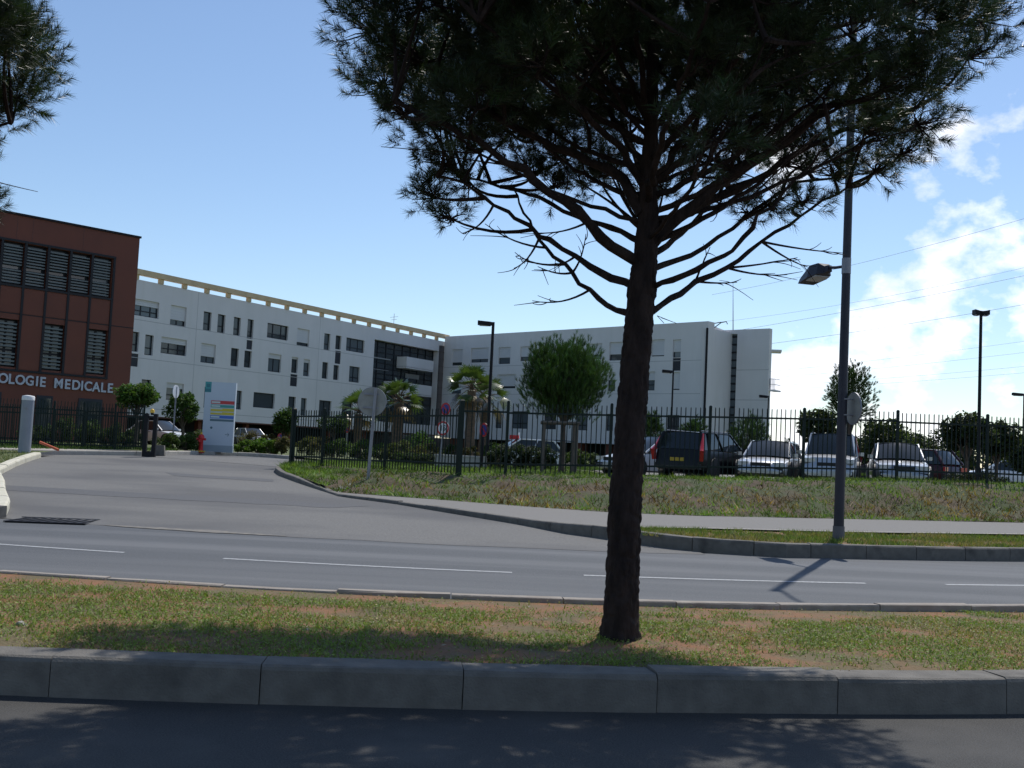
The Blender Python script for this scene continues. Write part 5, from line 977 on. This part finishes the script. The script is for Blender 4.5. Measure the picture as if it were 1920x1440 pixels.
leaf_tree('broad_tree', 1812, 44, .82, 2.2, 4.15, 1.2, 'dark tree left part of the pair behind the double lamp post', 43, n=3600, size=.1, col=(.028, .042, .015), group=gt)
leaf_tree('broad_tree', 1868, 46, .82, 2.0, 4.0, 1.1, 'dark tree right of the double-headed lamp post', 44, n=3200, size=.1, col=(.03, .045, .015), group=gt)
leaf_tree('broad_tree', 1935, 50, .82, 1.2, 3.6, 1.6, 'dark tree cut by the right picture edge', 45, n=2800, size=.12, col=(.03, .045, .015), group=gt)
for i, (px, d_, r_, z1) in enumerate([(1735, 64, 1.6, 3.7), (1775, 70, 2.0, 4.2), (1700, 75, 1.9, 4.7), (1645, 70, 1.8, 5.0), (1840, 66, 2.2, 4.2), (1900, 70, 2.4, 4.0), (1590, 68, 2.0, 4.0)]):
    leaf_tree('hedge_shrub', px, d_, .82, .85, z1, r_, ['screen shrub directly behind the light grey saloon roof', 'screen shrub behind the maroon car', 'tall screen shrub just right of the street lamp sign', 'tallest screen shrub behind the off-road car', 'screen shrub behind the double-headed lamp post', 'screen shrub behind the pale car at the right', 'screen shrub left of the street lamp post, behind the off-road car'][i], 50 + i, n=2600, size=.12, col=(.032, .048, .018), cat='shrub', group='shrubs behind the car park', trunk=False, lobes=10)
for i, (px, d_, r_, z1, lb) in enumerate([(1216, 55, .85, 4.1, 'upright green bush right of the big trunk'), (1300, 60, 1.05, 4.2, 'upright green bush behind the black estate car'), (1402, 58, 1.3, 4.25, 'upright green bush before the rear wing of the white block'), (1472, 66, .9, 3.0, 'low dark bush in the gap right of the white block')]):
    pine_small('upright_bush', px, 870, d_, gz(10, 55), .3, 1.2, z1, r_, lb, 70 + i, nsh=700, k=22, nl=.22, wd=.022, col=(.045, .085, .02), upward=1.6, group='upright bushes before the white block', lobes=14)
# stakes round the young pine
stake = empty('tree_stakes', (*at(1046, 880, 33.2)[:2], gz(1.4, 33)), label='square frame of weathered wooden stakes round the young pine', cat='tree stake')
for i, (x, y) in enumerate([(-.52, -.42), (.52, -.42), (.48, .45), (-.48, .45)]): MB().tube([(x, y, -.2), (x + random.uniform(-.02, .02), y, 1.62)], .05, 8).build('stake', 'wood', stake)
for a, c_ in [((-.62, -.47), (.62, -.47)), ((-.6, .5), (.6, .5)), ((.57, -.5), (.53, .52)), ((-.57, -.5), (-.53, .52))]: MB().tube([(*a, 1.56), (*c_, 1.58)], .045, 8).build('cross_rail', 'wood', stake)
MB().tube([(-.5, -.42, 1.0), (.05, .0, 1.02), (.5, .4, 1.0)], .015, 6).build('tie', 'trim', stake)

# palms
def palm(px, depth, ztop, label, seed, tr=.19, nf=30, lean=0.0):
    global rng; rng = np.random.default_rng(seed); p = at(px, 870, depth); z0 = gz(p[0], depth); H_ = ztop - z0; o = empty('palm_tree', (p[0], p[1], z0), label=label, cat='palm', group='fan palms in the garden')
    ks = 16; MB().tube([(lean * t * t, 0, H_ * t - .1) for t in np.linspace(0, 1, ks)], [tr * (1.25 - .35 * t) * (1 + .09 * (k % 2)) for k, t in enumerate(np.linspace(0, 1, ks))], 14).build('trunk', 'palm_bark', o)
    top = np.array([lean, 0, H_]); vs, fs, cs = [], [], []; pt_ = MB(); kk = 0
    for i in range(nf):
        az = i * 2.399; el = math.radians(np.interp(i, [0, nf * .35, nf * .75, nf], [80, 45, -5, -62]) + rng.normal(0, 6)); d = np.array([math.cos(az) * math.cos(el), math.sin(az) * math.cos(el), math.sin(el)])
        L = rng.uniform(.5, .72); base_ = top + d * L + np.array([0, 0, -.05 * L]); pt_.tube([top, top + d * L * .5 + [0, 0, .03], base_], [.02, .014, .01], 4, cap=False)
        sd = np.cross(d, (0, 0, 1.0)); sd /= np.linalg.norm(sd) + 1e-6; un = np.cross(sd, d); ph = rng.uniform(-.9, .9); sd, un = sd * math.cos(ph) + un * math.sin(ph), un * math.cos(ph) - sd * math.sin(ph); dead = i > nf * .84
        col = np.array((.13, .085, .035) if dead else ((.075, .12, .028) if i < nf * .6 else (.05, .085, .024))) * rng.uniform(.8, 1.25)
        for a in np.linspace(-1.15, 1.15, 15):
            ll = rng.uniform(.58, .74) * (1 - .18 * abs(a)); dd = d * math.cos(a) + sd * math.sin(a) + un * .10 * abs(a); dd /= np.linalg.norm(dd); w_ = np.cross(dd, un); w_ /= np.linalg.norm(w_); w_ *= .028
            m_ = base_ + dd * ll * .6 + np.array([0, 0, -.02]); e = base_ + dd * ll + np.array([0, 0, -.16 * ll - .05 * (1 if not dead else 3)])
            vs += [base_ - w_ * .4, base_ + w_ * .4, m_ - w_, m_ + w_, e]; fs += [(kk, kk + 1, kk + 3), (kk, kk + 3, kk + 2), (kk + 2, kk + 3, kk + 4)]; cs += [col] * 5; kk += 5
    stuff('fronds', 'palm', [(np.array(vs), np.array(fs), np.array(cs))], '', '', parent=o); pt_.build('leaf_stalks', 'palm_bark', o); return o
palm(878, 44, 4.05, 'fan palm before the white corner, left of the garden lamp post', 81, nf=34)
palm(905, 46, 3.75, 'fan palm just behind the garden lamp post', 82, nf=30)
palm(742, 46, 3.45, 'lush fan palm right of the round sign back', 83, nf=36, tr=.22)
palm(668, 50, 3.0, 'browning fan palm left of the round sign back', 84, nf=26)

# garden shrubs and beds, each bush its own thing
G_ = 'garden shrubs'
shrubs = [  # px, depth, width, height, colour, label
    (312, 40.5, .55, .75, (.05, .085, .022), 'low hedge bush just right of the gate post'), (345, 41.5, .6, .8, (.045, .085, .02), 'hedge bush between slim sign post and hydrant'), (365, 43.5, .6, .95, (.06, .085, .03), 'bush behind the red hydrant'),
    (455, 44.2, .5, .6, (.085, .15, .02), 'yellow-green bush right of the totem sign'), (480, 44.6, .6, .7, (.075, .15, .02), 'bright green bush in the middle of the kerb bed'), (505, 44.2, .55, .72, (.08, .14, .022), 'bright bush near the right end of the kerb bed'), (527, 44, .45, .9, (.09, .085, .04), 'brownish flowering bush beside the entrance gate post'),
    (462, 47.5, .7, 1.05, (.09, .08, .035), 'tall russet grassy bush behind the bright bed'), (500, 49, .6, 1.0, (.10, .09, .04), 'straw-coloured ornamental grass under the white building'),
    (575, 48, .6, .95, (.09, .10, .03), 'yellowish bush behind the short fence panel'), (605, 46, .7, 1.0, (.11, .10, .035), 'straw-tinted bush behind the second fence post'), (632, 45, .65, .95, (.06, .11, .022), 'green bush below the far no-parking disc'), (672, 44.5, .7, .95, (.07, .12, .025), 'green bush left of the round sign pole'), (712, 44, .7, .85, (.07, .12, .025), 'green bush right of the round sign pole'),
    (745, 43.5, .75, .95, (.085, .105, .032), 'mixed bush under the lush palm'), (778, 45, .9, 1.55, (.055, .12, .02), 'rounded bright bush standing above the bed'), (800, 42.5, .7, 1.0, (.10, .10, .035), 'straw-green bush before the low wall'), (770, 40.8, .8, .5, (.03, .055, .016), 'dark low bush at the front of the bed'), (800, 40.2, .7, .5, (.03, .05, .016), 'dark low bush touching the low wall'), (852, 44, .8, 1.0, (.04, .07, .02), 'dark bush behind the corner fence post'), (880, 42, .6, .9, (.10, .085, .04), 'reddish bush below the left palm'),
    (936, 39.0, .62, .98, (.022, .04, .014), 'clipped dark hedge bush right of the garden lamp post'), (965, 38.8, .65, .98, (.022, .038, .014), 'clipped dark hedge bush in front of the white car'), (995, 38.6, .65, .98, (.024, .04, .014), 'clipped dark hedge bush left of the tree stakes'), (1022, 38.5, .55, .98, (.024, .042, .014), 'clipped dark hedge bush behind the tree stakes'), (925, 45, .8, 1.1, (.05, .09, .022), 'green bush behind the clipped hedge'), (1075, 42, .6, .9, (.05, .08, .022), 'green bush right of the tree stakes'), (1105, 44, .7, .8, (.05, .075, .022), 'low green bush left of the big trunk'),
    (60, 41, .6, .9, (.035, .06, .018), 'dark bush behind the gate near the grey column'), (110, 42, .7, 1.3, (.04, .07, .02), 'bush behind the middle of the sliding gate'), (160, 43, .7, 1.1, (.045, .075, .02), 'bush behind the gate under the word on the brown wall'), (205, 42, .6, 1.0, (.04, .065, .02), 'bush behind the right end of the gate'), (240, 43, .6, .9, (.045, .08, .02), 'bush below the flat-crowned small tree'),
    (1850, 36.5, .9, .8, (.02, .032, .012), 'dark clipped bush at the foot of the double lamp post'), (1815, 37, .8, .8, (.02, .032, .012), 'dark clipped bush right of the maroon car')]
for i, (px, d_, w_, h_, c_, lb) in enumerate(shrubs):
    p = at(px, 870, d_); z0 = gz(p[0], d_) + (.08 if p[0] < -7 else 0)
    leaf_tree('shrub', px, d_, z0, z0 - .05, z0 + h_, w_, lb, 100 + i, n=int(2200 + 1200 * w_), size=.036, col=c_, cat='shrub', group=G_, trunk=False, lobes=9, csd=.35)
rng = np.random.default_rng(5)

# ------------------------------------------------------------------ grass and weeds
def scatter(n, x0, x1, yf0, yf1):
    x = rng.uniform(x0, x1, n); t = rng.random(n); a, b = yf0(x), yf1(x); return x, a + (b - a) * t, t
def pal(n, cols, w):
    return np.array(cols)[rng.choice(len(cols), n, p=np.array(w) / sum(w))]
# median
x, y, t = scatter(150000, -6.5, 9, lambda x: y_near(x) + .24, lambda x: y_med(x) - .13)
dens = fbm(x * 1.5, y * 2.2, 31) * .9 + .12; dens = dens - .28 * smooth((t - .72) / .25) - .12 * np.exp(-((x - TB[0]) ** 2 + (y - TB[1]) ** 2) / .5); keep = rng.random(len(x)) < smooth((dens - .36) / .2) * .95 + .05
x, y, t = x[keep], y[keep], t[keep]; n = len(x); z = zmed(x, y, t)
h = rng.uniform(.012, .042, n) * (.6 + .9 * fbm(x * 3, y * 3, 33)); dry = fbm(x * 1.1, y * 1.4, 35) + rng.normal(0, .12, n)
col = np.where(dry[:, None] > .60, np.array((.27, .235, .10)), np.array((.165, .235, .05))); col = col * (1 + rng.normal(0, .25, (n, 1))).clip(.4, 1.8)
lf = rng.random(n) < .5; pts = np.stack([x, y, z], 1)
gv = [blades(pts[~lf], h[~lf], rng.uniform(.006, .012, (~lf).sum()), col[~lf], .7)]
lp = pts[lf].copy(); lp[:, 2] += h[lf] * .6; v_, f_, c_ = leaves(lp, .010, (.1, .15, .04), 1.2); c_ = np.repeat(col[lf], 4, 0) * 1.05; gv.append((v_, f_, c_))
stuff('median_grass', 'grass', gv, 'patchy short grass and clover on the red soil of the median', 'grass')
# verge strip
x, y, t = scatter(26000, 2.3, 14, lambda x: y_far(x) + .2 + np.maximum(0, 4.2 - x) * .25, lambda x: np.interp(x, SIDE_NEAR[5:, 0], SIDE_NEAR[5:, 1]) - .05)
ok = (fbm(x * 1.4, y * 1.8, 41) > .36); x, y, t = x[ok], y[ok], t[ok]; n = len(x); dry = fbm(x * .9, y * 1.2, 42) + rng.normal(0, .1, n)
col = np.where(dry[:, None] > .52, np.array((.24, .21, .09)), np.array((.125, .185, .04))) * (1 + rng.normal(0, .25, (n, 1))).clip(.4, 1.8)
stuff('verge_grass', 'grass', [blades(np.stack([x, y, zv(x, y, t)], 1), rng.uniform(.03, .10, n), rng.uniform(.012, .022, n), col, .6)], 'short grass strip between the far kerb and the sidewalk', 'grass')
# bank: straw below, green along the top
n = 120000; s_ = rng.random(n) * 199; k = s_.astype(int); fr = (s_ - k)[:, None]; Fp = bF[k] * (1 - fr) + bF[np.minimum(k + 1, 199)] * fr; Bp = bkB[k] * (1 - fr) + bkB[np.minimum(k + 1, 199)] * fr
t = rng.random(n) ** 1.25; P_ = Fp + (Bp - Fp) * t[:, None]; ok = (P_[:, 0] < 22); P_, t = P_[ok], t[ok]; x, y = P_.T; n = len(x); z = bank_z(x, y, t); d_ = t * 13
green = smooth((d_ - 2.1) / 1.4) * .95 + .9 * (x < -4.4) + .6 * smooth((fbm(x * .9, y * .9, 44) - .37) / .1) + rng.normal(0, .18, n) + .35 * smooth((.5 - d_) / .4)
g = green > .5; straw = pal(n, [(.23, .155, .042), (.16, .10, .03), (.07, .045, .016), (.36, .27, .10)], [4, 4, 4, 2]); grn = pal(n, [(.12, .205, .03), (.08, .15, .024), (.155, .215, .04)], [4, 3, 3])
col = np.where(g[:, None], grn, straw) * (1 + rng.normal(0, .2, (n, 1))).clip(.4, 1.7); h = np.where(g, rng.uniform(.05, .16, n), rng.uniform(.04, .2, n)) * np.where(d_ > 5.5, .7, 1) * (.35 + 1.5 * fbm(x * 2.2, y * 2.2, 47) ** 1.3); col = col * (.55 + .9 * smooth((fbm(x * 1.7, y * 2.3, 48) - .3) / .35))[:, None]
stuff('bank_grass', 'grass', [blades(np.stack([x, y, z], 1), h, rng.uniform(.014, .035, n), col, .8)], 'straw-coloured dry weeds and green grass covering the bank', 'grass')
# corner lawns at the left
x = rng.uniform(-19, -9.2, 26000); y = rng.uniform(18, 34, len(x)); lx = np.interp(y, LEFT1[:, 1], LEFT1[:, 0]) - .25; ok = x < lx; x, y = x[ok], y[ok]; n = len(x)
stuff('corner_grass', 'grass', [blades(np.stack([x, y, ramp(y) + .14], 1), rng.uniform(.04, .1, n), rng.uniform(.012, .025, n), pal(n, [(.10, .14, .035), (.17, .15, .06), (.08, .12, .03)], [4, 3, 3]) * (1 + rng.normal(0, .2, (n, 1))), .6)], 'grass of the left corner behind the pale kerb stones', 'grass')
x = rng.uniform(-20, -12.6, 9000); y = rng.uniform(34.5, 40, len(x)); ok = y > np.interp(x, LEFTFAR[:, 0], LEFTFAR[:, 1]) + .9; x, y = x[ok], y[ok]; n = len(x)
stuff('gate_grass', 'grass', [blades(np.stack([x, y, ramp(y) + .155], 1), rng.uniform(.05, .14, n), rng.uniform(.015, .03, n), pal(n, [(.08, .14, .03), (.06, .11, .025)], [1, 1]) * (1 + rng.normal(0, .2, (n, 1))), .6)], 'grass strip at the foot of the sliding gate', 'grass')
x = rng.uniform(-7, 14, 22000); y = rng.uniform(38.2, 44, len(x)); n = len(x)
stuff('garden_grass', 'grass', [blades(np.stack([x, y, plateau(x, y) + .03], 1), rng.uniform(.05, .13, n), rng.uniform(.02, .035, n), pal(n, [(.09, .15, .03), (.07, .12, .025)], [1, 1]) * (1 + rng.normal(0, .2, (n, 1))), .6)], 'mown lawn of the garden behind the fence', 'grass')
# dry needles, leaves and grit fallen on the median
x, y, t = scatter(5200, -6.5, 9, lambda x: y_near(x) + .22, lambda x: y_med(x) - .12); n = len(x); near = np.exp(-((x - TB[0]) ** 2 + (y - TB[1]) ** 2) / 2.2); ok = rng.random(n) < .35 + .6 * near; x, y, t = x[ok], y[ok], t[ok]; n = len(x)
v_, f_, c_ = leaves(np.stack([x, y, zmed(x, y, t) + .012], 1), .017, (.16, .09, .05), 3.0, .5, .3); c_ = np.repeat(pal(n, [(.17, .10, .055), (.10, .065, .04), (.32, .27, .2), (.40, .38, .34)], [5, 4, 2, 1]), 4, 0)
stuff('median_litter', 'leaf', [(v_, f_, c_)], 'fallen brown leaves, needles and grit scattered over the median', 'litter')
# pebbles and litter on the median and the bank
for i, (px, py, z_, r_) in enumerate([(576, 1187, .17, .03), (760, 1158, .15, .025), (40, 1175, .19, .03), (1865, 1390, 0, .0)][:3]):
    q = onz(px, py, z_); bm_ = MB(); pp, dd_ = ball(18, (0, 0, r_ * .6), (r_ * 1.3, r_, r_ * .7), .02); me = bpy.data.meshes.new('pebble'); b = bmesh.new(); [b.verts.new(v_) for v_ in pp]; bmesh.ops.convex_hull(b, input=b.verts); b.to_mesh(me); b.free()
    tag(link('pebble', me, 'kerb_pale', None, q), ['pale pebble on the median grass, middle one', 'pale pebble on the median grass, right one', 'pale pebble on the median grass near the left edge'][i], 'pebble')
